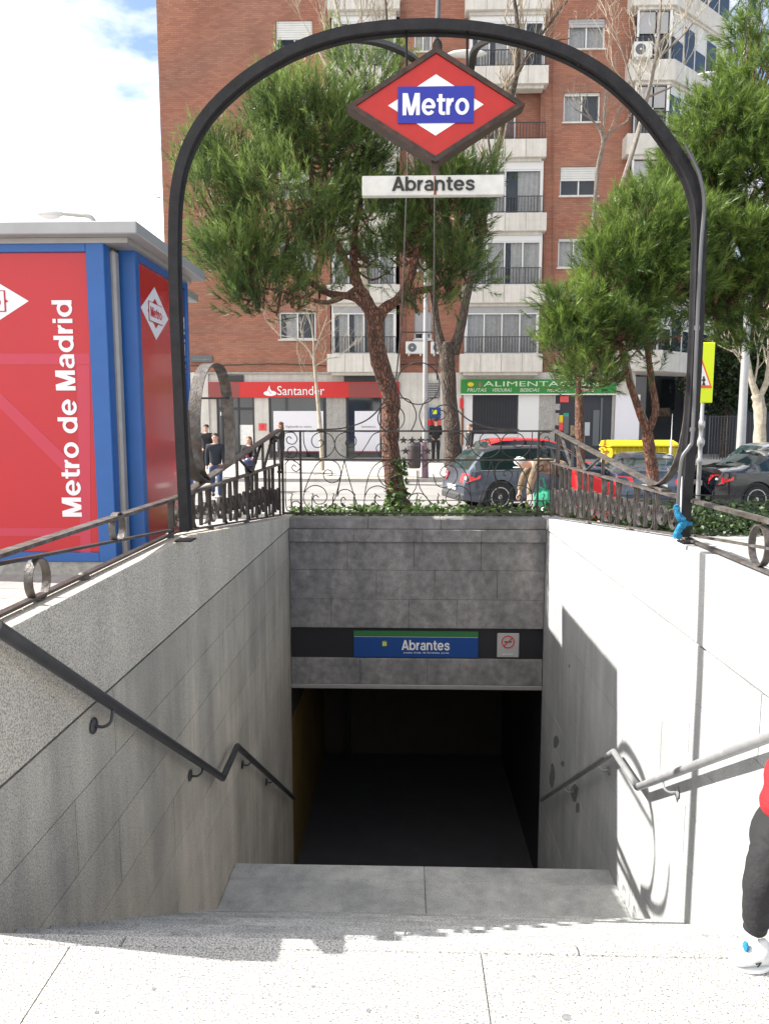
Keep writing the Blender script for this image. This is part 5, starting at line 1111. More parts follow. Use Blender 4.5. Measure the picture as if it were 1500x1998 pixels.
# ================= STREET FURNITURE =========================================================
def zat(y, Y): return at(750, y, Y).z
lp_ = thing('street_lamp', 'tall slim pale lamp post behind the fence carrying a litter bin', 'street lamp', (at(832, 936, 25).x, 25, G(25)))
xx = at(829, 800, 25).x; zt = 13.2
MB().tube([(xx+.02, 25, G(25)), (xx, 25, 2), (xx, 25, zt-.5), (xx+.1, 25, zt-.15), (xx+.7, 25, zt)], [.11, .085, .06, .045, .04], 10).build('pole', M['steel_pole'], lp_, smooth=True)
MB().ball((xx+1.25, 25, zt+.0), .5, 14, (1.25, .35, .22)).build('lamp_head', M['ac_white'], lp_, smooth=True)
MB().tube([(xx+.02, 25, G(25)+.0), (xx+.0, 25, G(25)+1.3)], [.12, .10], 10).build('painted_base', mat('lilac_paint', (.20, .12, .16), .6), lp_, smooth=True)
lb = thing('litter_bin', 'dark cylindrical litter bin on the lamp post by the bank', 'bin', (xx-.36, 24.9, G(25)))
MB().lathe([(.0, .42), (.20, .42), (.225, .48), (.23, 1.18), (.21, 1.26), (.15, 1.30), (.0, 1.31)], (xx-.36, 24.95, G(25)-.0), 18).build('body', mat('bin_dark', (.06, .045, .05), .5), lb, smooth=True)
MB().lathe([(.234, 0), (.238, .01), (.238, .04), (.234, .05)], (xx-.36, 24.95, G(25)+1.16), 18).build('rim', M['ac_dark'], lb, smooth=True)
bx('bracket', M['ac_dark'], lb, xx-.14, xx-.08, 24.93, 24.97, G(25)+.8, G(25)+.9)
l2 = thing('street_lamp', 'thick grey lamp post rising behind the black car', 'street lamp', (at(1440, 868, 24).x, 24, G(24)))
q0, q1 = at(1441, 930, 24), at(1460, 560, 24); MB().tube([q0, q0.lerp(q1, .1), q1, q1+(q1-q0)*1.0], [.17, .14, .10, .07], 12).build('pole', M['steel_pole'], l2, smooth=True)
q2 = q1+(q1-q0)*1.0; MB().tube([q2, q2+Vector((-.8, 0, .3))], .05, 8).build('arm', M['steel_pole'], l2); MB().ball(q2+Vector((-1.3, 0, .32)), .45, 12, (1.25, .35, .22)).build('lamp_head', M['ac_white'], l2, smooth=True)
l3 = thing('street_lamp', 'distant cobra head street lamp showing above the kiosk roof', 'street lamp', (at(185, 430, 17).x, 17, G(17)))
q = [at(x, y, 17) for x, y in ((192, 900), (192, 450), (178, 424), (150, 419), (120, 416))]
MB().tube([Vector((q[1].x, 17, G(17)))]+curve(q[1:], 4), [.09]+[.05]*12+[.03], 8).build('pole', M['steel_pole'], l3, smooth=True)
q = at(100, 417, 17); MB().ball(q, .28, 14, (1.15, .45, .28)).build('lamp_head', M['ac_white'], l3, smooth=True); MB().ball(q+Vector((-.02, 0, -.05)), .22, 12, (1.1, .42, .3)).build('lens', M['poster'], l3, smooth=True)
# yellow containers
def container(lab, px0, px1, y0, y1, Y, dep):
    a = at(px0, y1, Y); b = at(px1, y0, Y); z0 = G(Y)+.04
    t = thing('recycling_container', lab, 'container', (a.x, Y, z0), group='yellow recycling containers')
    w = b.x-a.x; zt = b.z-.12; i = .05
    v = [(a.x+i, Y+i, z0+.12), (b.x-i, Y+i, z0+.12), (b.x-i, Y+dep-i, z0+.12), (a.x+i, Y+dep-i, z0+.12), (a.x, Y, zt), (b.x, Y, zt), (b.x, Y+dep, zt), (a.x, Y+dep, zt)]
    MB().add(v, [(0,3,2,1),(4,5,6,7),(0,1,5,4),(1,2,6,5),(2,3,7,6),(3,0,4,7)]).build('body', M['bin_yellow'], t, bevel=.025)
    bx('rim', M['bin_yellow'], t, a.x-.04, b.x+.04, Y-.04, Y+dep+.04, zt+.002, zt+.05, bevel=.012)
    MB().prism([(Y-.03, zt+.052), (Y+dep+.02, zt+.052), (Y+dep-.1, zt+.16), (Y+dep*.4, zt+.19), (Y+.05, zt+.12)], a.x-.02, b.x+.02, 'x').build('lid', M['bin_yellow'], t, bevel=.015)
    for k in range(5): xx = a.x+.1+k*(w-.24)/4; bx('rib', M['bin_yellow'], t, xx, xx+.035, Y-.028, Y+.03, zt-.28, zt-.002)
    for sx in (a.x+.12, b.x-.12):
        for sy in (Y+.12, Y+dep-.12): MB().lathe([(0, -.03), (.08, -.03), (.08, .03), (0, .03)], (sx, sy, z0+.05), 12, 'x').build('wheel', M['tyre'], t)
    bx('handle', M['bin_yellow'], t, a.x-.09, a.x-.05, Y+.2, Y+dep-.2, zt-.1, zt-.05)
container('yellow recycling container left of the forked pine trunk', 1190, 1256, 864, 935, 20.4, 1.15)
container('yellow recycling container right of the forked pine trunk', 1262, 1322, 864, 935, 21.2, 1.1)
# school sign
s_ = thing('school_sign', 'fluorescent yellow warning sign with red triangle half hidden by the arch leg', 'sign', at(1367, 975, 11))
a, b = at(1347, 786, 11), at(1395, 668, 11)
bx('board', M['school_yellow'], s_, a.x, b.x, 11.0, 11.02, a.z, b.z, bevel=.008)
def tri(x0, x1, yb, yt): return [(at(x0, yb, 11).x, at(x0, yb, 11).z), (at(x1, yb, 11).x, at(x1, yb, 11).z), (at((x0+x1)/2, yt, 11).x, at((x0+x1)/2, yt, 11).z)]
MB().prism(tri(1348, 1388, 757, 698), 10.992, 10.998).build('triangle_border', M['sign_orange'], s_); MB().prism(tri(1353, 1383, 752, 709), 10.986, 10.9915).build('triangle', M['sign_white'], s_)
for px in (1364, 1372):
    q = at(px, 742, 10.98); MB().prism([(q.x-.02, q.z-.07), (q.x-.005, q.z-.02), (q.x-.025, q.z), (q.x-.01, q.z+.03), (q.x+.015, q.z+.03), (q.x+.03, q.z-.0), (q.x+.01, q.z-.02), (q.x+.03, q.z-.07)], 10.98, 10.985).build('figure', M['black'], s_); MB().lathe([(0, -.002), (.014, -.002), (.014, .002), (0, .002)], (q.x, 10.982, q.z+.045), 10, 'y').build('figure_head', M['black'], s_)
xx = at(1364, 900, 11.06).x; z0 = G(11)
MB().lathe([(.05, 0), (.035, .05), (.03, .9), (.045, .93), (.045, .98), (.03, 1.0), (.03, 1.15), (.055, 1.19), (.06, 1.24), (.04, 1.28), (.03, 1.3), (.03, 1.42), (.05, 1.45), (.05, 1.52), (.028, 1.55), (.024, a.z-z0), (.024, b.z-z0-.1)], (xx, 11.06, z0), 14).build('post', M['steel_pole'], s_, smooth=True)
fb = thing('finial_bollard', 'white slender pointed finial standing among the yellow containers', 'bollard', at(1307, 900, 18.5))
MB().lathe([(.06, 0), (.05, .9), (.07, .95), (.04, 1.0), (.05, 1.1), (.025, 1.15), (.04, 1.25), (.02, 1.3), (.03, 1.4), (.012, 1.5), (.004, 2.1)], (at(1307, 900, 18.5).x, 18.5, G(18.5)+.15), 12).build('shaft', M['frame_white'], fb, smooth=True)

# ================= CARS =====================================================================
def car(name, lab, x, y, rz, paint, L, Wd, Hh, kind='hatch', plate=None, group=None):
    t = thing(name, lab, 'car', (x, y, G(y)+.006), rz, local=True, group=group)
    hw = Wd/2; wb = L*.59; xr, xf = -wb/2-.02, wb/2+.02; wr = .325; ra = .39
    zl, bh = .20, .52*Hh+.08
    if kind == 'hatch': top = [(-L/2, .62), (-L/2+.04, .80), (-L/2+.14, .98), (-L/2+.30, 1.18), (-L/2+.52, Hh-.10), (-L/2+.85, Hh-.02), (-L*.12, Hh), (L*.04, Hh-.02), (L*.14, Hh-.13), (L*.235, Hh-.38), (L*.30, 1.0), (L*.36, .95), (L*.44, .86), (L*.485, .72), (L/2, .58)]; g0, g1 = -L/2+.18, L*.29
    else: top = [(-L/2, .70), (-L/2+.03, .88), (-L/2+.15, 1.00), (-L*.36, 1.03), (-L*.30, 1.10), (-L*.22, Hh-.14), (-L*.14, Hh-.03), (-L*.02, Hh), (L*.08, Hh-.03), (L*.16, Hh-.15), (L*.25, 1.06), (L*.31, .98), (L*.38, .93), (L*.45, .82), (L*.49, .68), (L/2, .56)]; g0, g1 = -L*.32, L*.27
    tx = [p[0] for p in top]; tz = [p[1] for p in top]
    xs = sorted(set([round(v, 4) for v in list(np.linspace(-L/2, L/2, 34))+[xr+ra*cos(a) for a in np.linspace(0, pi, 13)]+[xf+ra*cos(a) for a in np.linspace(0, pi, 13)]]))
    belt = lambda q: .93 if kind == 'hatch' else .92
    rows = []
    for q in xs:
        zt = float(np.interp(q, tx, tz)); e = max(0, abs(q)-(L/2-.35))/.35; w = hw*(1-.16*e**2.2)
        za = zl+(.06*e)
        for c in (xr, xf):
            if abs(q-c) < ra: za = max(za, wr+sqrt(ra*ra-(q-c)**2))
        zb_ = min(belt(q), zt-.03); gl = zt > belt(q)+.06
        wt = w*(.93-.20*min(1, max(0, (zt-belt(q))/(Hh-belt(q))))); 
        zs = max(za, .22); z3 = max(za+.015, min(.62, zb_-.03))
        rows.append([(q, w*.55, min(za, .22)+0*q if za < .3 else za), (q, w*.95, za), (q, w, za+.01), (q, w, max(z3, za+.012)), (q, w*.985, max(zb_-.015, za+.02)), (q, w*.955, max(zb_+.01, za+.025)), (q, wt*.98, zt-.055 if gl else max(zt-.02, zb_+.012)), (q, wt*.86, zt-.012 if gl else zt-.008), (q, wt*.45, zt), (q, 0, zt+.006)])
    body = MB(); side = {1: MB(), -1: MB()}; wind = {0: MB(), 1: MB()}; nr = len(rows[0])
    pil = [-.5, .02] if kind == 'hatch' else [-L*.17, L*.03]
    for s in (1, -1):
        for i in range(len(xs)-1):
            for j in range(nr-1):
                A = [rows[i][j], rows[i+1][j], rows[i+1][j+1], rows[i][j+1]]; A = [(p[0], p[1]*s, p[2]) for p in A]
                xm = (xs[i]+xs[i+1])/2; tall = A[3][2]-A[0][2] > .10 and A[2][2]-A[1][2] > .06
                if j == 5 and g0+.12 < xm < g1-.02 and tall:
                    sd_ = [(p[0], p[1]-s*.006, p[2]) for p in A]; side[s].add(sd_, [(0, 1, 2, 3)])
                elif j in (7, 8) and ((g1-.62*(.8 if kind == 'hatch' else 1) < xm < g1-.04) or (g0-.02 < xm < g0+(.34 if kind == 'hatch' else .55))): wind[int(xm > 0)].add(A, [(0, 1, 2, 3)])
                else: body.add(A, [(0, 1, 2, 3)])
    for i_ in (0, -1):
        A = rows[i_]; body.add([(p[0], p[1], p[2]) for p in A]+[(p[0], -p[1], p[2]) for p in A[:-1]][::-1], [tuple(range(2*nr-1))])
    bo = body.build('body', M[paint], t, local=True)
    bm = bmesh.new(); bm.from_mesh(bo.data); bmesh.ops.remove_doubles(bm, verts=bm.verts, dist=.0008); bmesh.ops.recalc_face_normals(bm, faces=bm.faces)
    for f in bm.faces: f.smooth = True
    for e in bm.edges:
        if len(e.link_faces) == 2 and e.calc_face_angle(0) > .65: e.smooth = False
    bm.to_mesh(bo.data); bm.free()
    for q in (1, -1): side[q].build('side_window', M['car_glass'], t, local=True, smooth=True)
    wind[1].build('windscreen', M['car_glass'], t, local=True, smooth=True); wind[0].build('rear_window', M['car_glass'], t, local=True, smooth=True)
    zc = belt(0)
    for s in (1, -1):
        for px_ in pil: MB().add([(px_-.03, s*hw*.957, zc+.02), (px_+.03, s*hw*.957, zc+.02), (px_+.05, s*hw*.755, Hh-.06), (px_-.0, s*hw*.755, Hh-.06)], [(0, 1, 2, 3)]).build('door_pillar', M['black'], t, local=True)
        MB().tube([(g0+.2, s*hw*.962, zc+.008), (g1-.1, s*hw*.962, zc+.008)], .009, 5).build('trim', M['rim'], t, local=True)
        for q in (-L*.13, L*.10): bx('door_handle', M[paint], t, q, q+.17, s*hw*.99-.012, s*hw*.99+.02, .84, .865, local=True, bevel=.005)
        for q in (-L*.2, -.02, L*.2): bx('door_gap', M['black'], t, q-.004, q+.004, s*(hw*.985), s*(hw+.0015), .32 if abs(q) < .1 else .7, .9, local=True)
        MB().tube([(-wb/2+.45, s*(hw+.001), .255), (wb/2-.42, s*(hw+.001), .255)], .03, 6).build('sill', M['plastic'], t, local=True)
        m_ = MB().ball((L*.185, s*(hw+.09), zc+.05), .10, 10, (.6, 1.0, .75)).build('wing_mirror', M[paint], t, local=True, smooth=True)
        # lamps
        q = -L/2
        MB().add([(q+.03, s*hw*.50, .76), (q-.012, s*hw*.55, .66), (q+.05, s*hw*.90, .66), (q+.34, s*(hw+.004), .76), (q+.36, s*(hw*.995), .84), (q+.10, s*hw*.90, .875), (q+.05, s*hw*.55, .86), (q+.12, s*hw*.965, .70)], [(0, 1, 2, 7, 5, 6), (2, 3, 7), (7, 3, 4, 5)]).build('tail_lamp', M['tail'], t, local=True)
        MB().ball((q+.055, s*hw*.80, .765), .05, 8, (.4, 1.3, .8)).build('lamp_lens', M['sign_white'], t, local=True)
        MB().ball((L/2-.16, s*hw*.78, .66), .12, 10, (1.1, 1.1, .6)).build('headlight', M['poster'], t, local=True, smooth=True)
        for c in (xr, xf):
            wh = MB().lathe([(.20, -.10), (.31, -.105), (wr, -.07), (wr, .07), (.31, .105), (.215, .10), (.21, .02), (.20, .02)], (c, s*(hw-.12), wr), 28, 'y').build('wheel', M['tyre'], t, local=True, smooth=True)
            yy = s*(hw-.12)+s*.085
            MB().ribbon([(c+.218*cos(a*pi/14), yy, wr+.218*sin(a*pi/14)) for a in range(29)], .05, .02, (0, 1, 0)).build('rim', M['rim'], wh, local=True, smooth=True)
            MB().lathe([(0, -.02), (.05, -.02), (.05, .02), (0, .02)], (c, yy, wr), 12, 'y').build('hub', M['rim'], wh, local=True)
            sp_b = MB(); ns_ = 9 if kind == 'hatch' else 6
            for k in range(ns_): a = 2*pi*k/ns_+.3; MB.add(sp_b, *(lambda u, v, w_: ([(c+u[0]*.04-v[0]*w_, yy, wr+u[1]*.04-v[1]*w_), (c+u[0]*.04+v[0]*w_, yy, wr+u[1]*.04+v[1]*w_), (c+u[0]*.215+v[0]*w_*1.1, yy+s*.012, wr+u[1]*.215+v[1]*w_*1.1), (c+u[0]*.215-v[0]*w_*1.1, yy+s*.012, wr+u[1]*.215-v[1]*w_*1.1)], [(0, 1, 2, 3)]))((cos(a), sin(a)), (-sin(a), cos(a)), .017))
            o_ = sp_b.build('spokes', M['rim'], wh, local=True); tag(o_, kind='stuff')
            MB().lathe([(0, 0), (.215, 0), (.215, .004), (0, .004)], (c, yy-s*.06, wr), 20, 'y').build('brake_disc', M['ac_dark'], wh, local=True)
            MB().lathe([(0, -.16), (ra-.01, -.16), (ra-.01, .09), (0, .09)], (c, s*(hw-.20), wr), 20, 'y').build('wheel_arch_liner', M['black'], t, local=True)
    bx('rear_bumper', M['plastic'], t, -L/2-.03, -L/2+.25, -hw*.84, hw*.84, .23, .40, local=True, bevel=.03)
    bx('front_bumper', M['plastic'], t, L/2-.2, L/2+.02, -hw*.80, hw*.80, .24, .38, local=True, bevel=.03)
    pl = bx('number_plate', M['plate'], t, -L/2-.035, -L/2-.012, -.26, .26, .47 if kind == 'hatch' else .60, .58 if kind == 'hatch' else .71, local=True)
    bx('exhaust', M['rim'], t, -L/2-.02, -L/2+.1, hw*.45, hw*.6, .22, .25, local=True)
    bx('floor_pan', M['black'], t, -L/2+.3, L/2-.3, -hw*.5, hw*.5, .19, .26, local=True)
    bx('cabin_trim', M['black'], t, -L*.3, L*.18, -hw*.8, hw*.8, .70, .86, local=True)
    for (hx_, hy) in ((-L*.12, .33), (-L*.12, -.33), (L*.05, .36), (L*.05, -.36)): bx('seat_back', M['black'], t, hx_, hx_+.12, hy-.2, hy+.2, .86, 1.18, local=True, bevel=.04)
    return t
def place(px, Y, rz, L, off=0): return at(px, 900, Y)
car('parked_car', 'dark grey hatchback parked behind the fence with the workman beside it', 3.15, 18.35, radians(17), 'car_grey', 4.25, 1.72, 1.49)
car('parked_car', 'bright red hatchback parked just behind the dark grey one', 3.55, 21.2, radians(15), 'car_red', 4.0, 1.72, 1.62)
car('parked_car', 'glossy black saloon parked behind the hedge at the right', at(1372, 950, 17.0).x+2.28, 17.75, radians(9), 'car_black', 4.65, 1.80, 1.42, 'sedan')
car('parked_car', 'blue grey saloon seen from behind, its white plate by the pine trunk', at(1300, 930, 16).x+.15, 18.2, radians(80), 'car_blue', 4.3, 1.70, 1.33, 'sedan')
car('parked_car', 'silver car whose roof shows above the black saloon', at(1432, 900, 21).x+2.2, 21.3, radians(4), 'car_silver', 4.4, 1.75, 1.5)
# red tipper skip behind the right railing
sk = thing('red_skip', 'small red metal skip behind the right railing near the workman', 'skip', at(1160, 1000, 12.2))
a = at(1116, 1000, 12.0); b = at(1196, 1000, 12.0); z0 = G(12)+.08
MB().prism([(a.x+.1, z0), (b.x-.1, z0), (b.x+.12, at(0, 948, 12).z), (a.x+.3, at(0, 925, 12).z), (a.x, at(0, 915, 12).z)], 11.9, 12.9).build('body', M['car_red'], sk, bevel=.02)
bx('rim', M['car_red'], sk, a.x-.01, a.x+.05, 11.86, 12.94, at(0, 915, 12).z-.05, at(0, 915, 12).z+.01)
for yy in (12.05, 12.75): MB().lathe([(0, -.03), (.1, -.03), (.1, .03), (0, .03)], (a.x+.3, yy, G(12)+.1), 14, 'y').build('wheel', M['tyre'], sk)
MB().tube([(a.x+.3, 12.05, G(12)+.1), (a.x+.3, 12.75, G(12)+.1)], .02, 6).build('axle', M['balc_iron'], sk)
bx('prop', M['balc_iron'], sk, b.x-.25, b.x-.2, 12.2, 12.6, G(12), z0)

# ================= PEOPLE ===================================================================
def skin_mesh(chains, sub=1):
    """chains: lists of (x,y,z,r); chain points equal to an existing point are joined to it"""
    V = []; R_ = []; E_ = []; key = {}
    for ch in chains:
        prev = None
        for p in ch:
            k = tuple(round(c, 4) for c in p[:3])
            if k not in key: key[k] = len(V); V.append(p[:3]); R_.append(p[3])
            if prev is not None and prev != key[k]: E_.append((prev, key[k]))
            prev = key[k]
    me = bpy.data.meshes.new('sk'); me.from_pydata(V, E_, []); o = bpy.data.objects.new('sk', me); COL.objects.link(o)
    o.modifiers.new('s', 'SKIN'); 
    for i, r in enumerate(R_): d = me.skin_vertices[0].data[i]; d.radius = (r[0], r[1]) if isinstance(r, tuple) else (r, r); d.use_root = (i == 0)
    s = o.modifiers.new('u', 'SUBSURF'); s.levels = sub; s.render_levels = sub
    bpy.context.view_layer.update()
    nm = bpy.data.meshes.new_from_object(o.evaluated_get(bpy.context.evaluated_depsgraph_get())); bpy.data.objects.remove(o)
    for p in nm.polygons: p.use_smooth = True
    return nm
def person(lab, x, y, z, rz, H, legs, arms, top='c_navy', bot='c_denim', shoe='c_blk', hair='hair', lean=0, long_hair=False, cap=None, coat=0, scale_r=1.0, body_m='skin'):
    """faces -Y. legs: per side (thigh fwd angle, shin angle), arms: (upper fwd, side, fore fwd) in degrees"""
    t = thing('person', lab, 'person', (x, y, z), rz, local=True); h = H/1.75; k = h*scale_r
    def rot(v, a): return Vector((v.x, v.y*cos(a)-v.z*sin(a), v.y*sin(a)+v.z*cos(a)))
    la = radians(lean); pel = Vector((0, 0, .93*h)); pel.z -= max(0, (1-cos(radians(min(abs(legs[0][0]), abs(legs[1][0]))))))*.45*h
    sp_ = lambda d, f=0: pel+rot(Vector((0, f, d*h)), la)     # lean forward (towards -Y)
    P = lambda v, r: (v.x, v.y, v.z, tuple(q*k for q in r) if isinstance(r, tuple) else r*k)
    waist, chest, shc, nb_, nt_ = sp_(.14), sp_(.34), sp_(.49), sp_(.55), sp_(.61, -.01*h)
    hc = sp_(.72, -.025*h); body = [[P(pel, (.15, .11)), P(waist, (.135, .10)), P(chest, (.16, .115)), P(shc, (.12, .09)), P(nb_, .055), P(nt_, .052), P(sp_(.66, -.02*h), (.072, .082)), P(hc, (.078, .096)), P(sp_(.79, -.02*h), (.066, .085))],
            [P(sp_(.70, -.025*h), .05), P(sp_(.69, -.125*h), .012)]]
    jac = [[P(sp_(-.06), (.175, .135)), P(waist, (.165, .13)), P(chest, (.19, .145)), P(shc, (.15, .115)), P(sp_(.545), (.075, .075))]]
    tro = [[P(sp_(.08), (.15, .115)), P(pel, (.165, .125))]]; feet = []
    for s, (a1, a2) in zip((1, -1), legs):
        hip = pel+Vector((s*.095*h, 0, -.04*h)); d1 = rot(Vector((0, 0, -1)), radians(-a1)); kn = hip+d1*.42*h; d2 = rot(Vector((0, 0, -1)), radians(-a2)); an_ = kn+d2*.41*h
        body.append([P(pel, (.15, .11)), P(hip, .085), P(kn, .055), P(an_, .038)]); tro.append([P(pel, (.165, .125)), P(hip, .10), P(hip.lerp(kn, .5), .09), P(kn, .070), P(kn.lerp(an_, .5), .062), P(an_+Vector((0, 0, .02*h)), .052)]); feet.append(an_)
    for s, (a1, sd, a2) in zip((1, -1), arms):
        sh_ = shc+rot(Vector((s*.175*h, 0, -.0)), la); d1 = rot(Vector((s*sin(radians(sd)), 0, -cos(radians(sd)))), radians(-a1)); el = sh_+d1*.29*h; d2 = rot(Vector((s*sin(radians(sd))*.3, 0, -1)).normalized(), radians(-a2)); wr_ = el+d2*.25*h
        body.append([P(shc, (.12, .09)), P(sh_, .06), P(el, .042), P(wr_, .028), P(wr_+d2*.05*h, (.036, .022)), P(wr_+d2*.09*h, (.034, .018))])
        pal = wr_+d2*.09*h; sv = d2.cross(Vector((1, 0, 0))); sv = sv.normalized() if sv.length > .1 else Vector((0, 1, 0))
        for f, ln in zip((-1.5, -.5, .5, 1.5), (.062, .075, .07, .055)): b0 = pal+sv*f*.017*h; body.append([P(pal, (.034, .018)), P(b0, .009), P(b0+d2*ln*.55*h, .0085), P(b0+(d2+Vector((-s*.3, 0, 0)))*ln*h, .007)])
        th = wr_+d2*.035*h; body.append([P(wr_+d2*.05*h, (.036, .022)), P(th+sv*-.035*h, .011), P(th+sv*-.05*h+d2*.04*h, .008)])
        jac.append([P(shc, (.15, .115)), P(sh_, .082), P(sh_.lerp(el, .5), .074), P(el, .064), P(wr_.lerp(el, .3), .056), P(wr_, .048)])
    b = mesh_obj('body', skin_mesh(body, 2), M[body_m], t)
    if coat: jac[0].insert(0, P(sp_(-.06-coat), (.19, .15)))
    mesh_obj('trousers', skin_mesh(tro, 2), M[bot], t); mesh_obj('jacket', skin_mesh(jac, 2), M[top], t)
    for an_ in feet:
        MB().ball(an_+Vector((0, -.07*h, -.035*h)), .055*k, 12, (.85, 2.3, .85)).build('shoe', M[shoe], t, smooth=True, local=True)
    for s in (1, -1):
        e = sp_(.725, -.112*h)+Vector((s*.032*h, 0, 0)); MB().ball(e, .011*h, 8).build('eye', M['black'], b, smooth=True, local=True)
        MB().ball(sp_(.71, -.01*h)+Vector((s*.082*h, 0, 0)), .028*h, 8, (.35, .7, 1)).build('ear', M['skin'], b, smooth=True, local=True)
    hr = MB().ball(sp_(.765, .012*h), .1*h, 14, (.90, 1.05, .78)).build('hair', M[hair if not cap else cap], t, smooth=True, local=True)
    if long_hair: MB().ball(sp_(.62, .05*h), .1*h, 12, (1.05, .7, 2.0)).build('long_hair', M[hair], t, smooth=True, local=True)
    if cap: MB().ball(sp_(.79, -.10*h), .07*h, 10, (.95, 1.1, .16)).build('cap_peak', M[cap], t, smooth=True, local=True)
    return t
walkA = ((24, -6), (-18, -34)); stand = ((2, -2), (-3, -5)); relax = ((12, 8, 22), (-14, 8, 4)); hang = ((3, 8, 10), (-2, 8, 8))
x = at(421, 900, 20).x; person('man walking in a dark quilted jacket and blue jeans beside the metal loop', x, 20, G(20), radians(12), 1.80, walkA, relax, 'c_navy', 'c_denim')
q = at(426, 880, 19.9)
x = at(404, 880, 25).x; person('man with a dark cap walking behind the man in the quilted jacket', x, 25, G(25)+.1, radians(5), 1.78, ((-14, -30), (20, -4)), relax, 'c_blk', 'c_blk', cap='c_blk')
x = at(487, 900, 22).x; wm = person('woman with long brown hair and dark coat in front of the bank', x, 22, G(22), radians(-6), 1.62, ((14, -4), (-12, -24)), ((25, 8, 75), (20, 8, 70)), 'c_blk', 'c_navy', hair='hair_brown', long_hair=True, coat=.12)
pk = thing('shoulder_bag', 'dark blue glossy bag held by the long haired woman', 'bag', at(490, 900, 21.7)); c = at(489, 901, 21.7)
MB().ball(c, .17, 12, (1.2, .5, .8)).build('pouch', M['k_blue'] if False else mat('bag_navy', (.02, .03, .09), .3), pk, smooth=True); MB().tube([c+Vector((-.1, 0, .1)), c+Vector((-.06, 0, .45)), c+Vector((.1, 0, .1))], .012, 6).build('strap', M['black'], pk)
sf = MB().tube([at(480, 880, 21.82), at(484, 893, 21.80), at(483, 905, 21.82)], [.045, .05, .035], 8).build('scarf', M['c_rose'], None, smooth=True); sf.parent = wm; sf.matrix_parent_inverse = (Matrix.Translation(wm.location) @ Matrix.Rotation(wm.rotation_euler.z, 4, 'Z')).inverted()
x = at(550, 880, 26.5).x; person('person in black looking at a phone behind the fence corner', x, 26.3, G(26.3)+.1, radians(-60), 1.78, stand, ((40, 5, 120), (10, 8, 60)), 'c_blk', 'c_blk', hair='hair_brown', long_hair=True, coat=.1)
x = at(850, 880, 29).x; person('person in black standing with their back turned at the cash machine', x, 29.1, G(29.1)+.06, radians(180), 1.72, stand, ((30, 5, 80), (30, 5, 80)), 'c_blk', 'c_blk')
x = at(916, 880, 27).x; person('dark haired person seen head and shoulders over the red car', x, 27, G(27)+.1, radians(-70), 1.66, walkA, hang, 'c_blk', 'c_blk', hair='hair_brown')
x = at(1098, 950, 12.6).x; wk = person('workman in a sand coloured jacket bending down beside the grey car', x, 12.5, G(12.5)+.02, radians(-90), 1.74, ((8, 2), (-4, -8)), ((22, 6, 8), (38, 8, 12)), 'camo', 'c_blk', lean=82, hair='hair', cap='c_white')
gb_ = thing('green_bag', 'bright green bag on the ground beside the bending workman', 'bag', at(1056, 985, 12.3)); c = at(1058, 975, 12.3)
r = random.Random(3); bb = MB().ball(c, .19, 14, (1.1, .8, 1.0)); bb.v = [(v[0]+r.uniform(-.03, .03), v[1]+r.uniform(-.03, .03), v[2]+r.uniform(-.04, .04)) for v in bb.v]; bb.build('sack', M['c_green_bag'], gb_, smooth=True)
MB().tube([c+Vector((-.05, 0, .15)), c+Vector((-.08, 0, .34)), c+Vector((.0, 0, .36)), c+Vector((.05, 0, .15))], .015, 6).build('handle', M['c_green_bag'], gb_, smooth=True)
bx('tag', M['sign_white'], gb_, c.x-.24, c.x-.16, 12.2, 12.21, c.z-.25, c.z+.1)
# child at the right edge
ch = thing('person', 'small child in a puffy red jacket and black leggings at the right edge', 'person', (1.235, 2.12, 0), 0, local=True); o0 = Vector((1.22, 2.12, 0))
def L_(px, py, Y): v = at(px, py, Y)-o0; return v
def C4(px, py, Y, r): v = L_(px, py, Y); return (v.x, v.y, v.z, r)
hipc = C4(1530, 1600, 2.2, (.07, .06)); k1 = C4(1476, 1715, 2.08, .034); a1 = C4(1464, 1812, 2.12, .024); k2 = C4(1512, 1740, 2.25, .042); a2 = C4(1535, 1830, 2.3, .03)
tors = [hipc, C4(1550, 1540, 2.2, (.09, .08)), C4(1585, 1440, 2.2, (.095, .08)), C4(1600, 1380, 2.2, .04), C4(1605, 1340, 2.18, (.07, .075)), C4(1605, 1290, 2.16, (.075, .08)), C4(1605, 1255, 2.16, (.06, .065))]
sh1 = C4(1560, 1430, 2.12, .04); e1 = C4(1520, 1520, 2.05, .033); w1 = C4(1512, 1600, 1.98, .024); sh2 = C4(1640, 1425, 2.25, .04); e2 = C4(1650, 1520, 2.25, .033); w2 = C4(1640, 1590, 2.15, .024)
chn = [tors, [hipc, k1, a1], [hipc, k2, a2], [tors[2], sh1, e1, w1], [tors[2], sh2, e2, w2], [tors[4], C4(1570, 1335, 2.08, .012)]]
for w_ in (w1, w2):
    pal = (w_[0]-.005, w_[1]-.02, w_[2]-.04, (.022, .013)); chn.append([w_, pal])
    for f in (-1.5, -.5, .5, 1.5): chn.append([pal, (pal[0]+.003, pal[1]+f*.011, pal[2]-.018, .006), (pal[0]+.008, pal[1]+f*.012, pal[2]-.045, .005)])
    chn.append([w_, (w_[0], w_[1]-.035, w_[2]-.02, .007), (w_[0], w_[1]-.045, w_[2]-.04, .006)])
cb = mesh_obj('body', skin_mesh(chn, 2), M['skin'], ch)
g2 = lambda c, d: (c[0], c[1], c[2], tuple(q+d for q in c[3]) if isinstance(c[3], tuple) else c[3]+d)
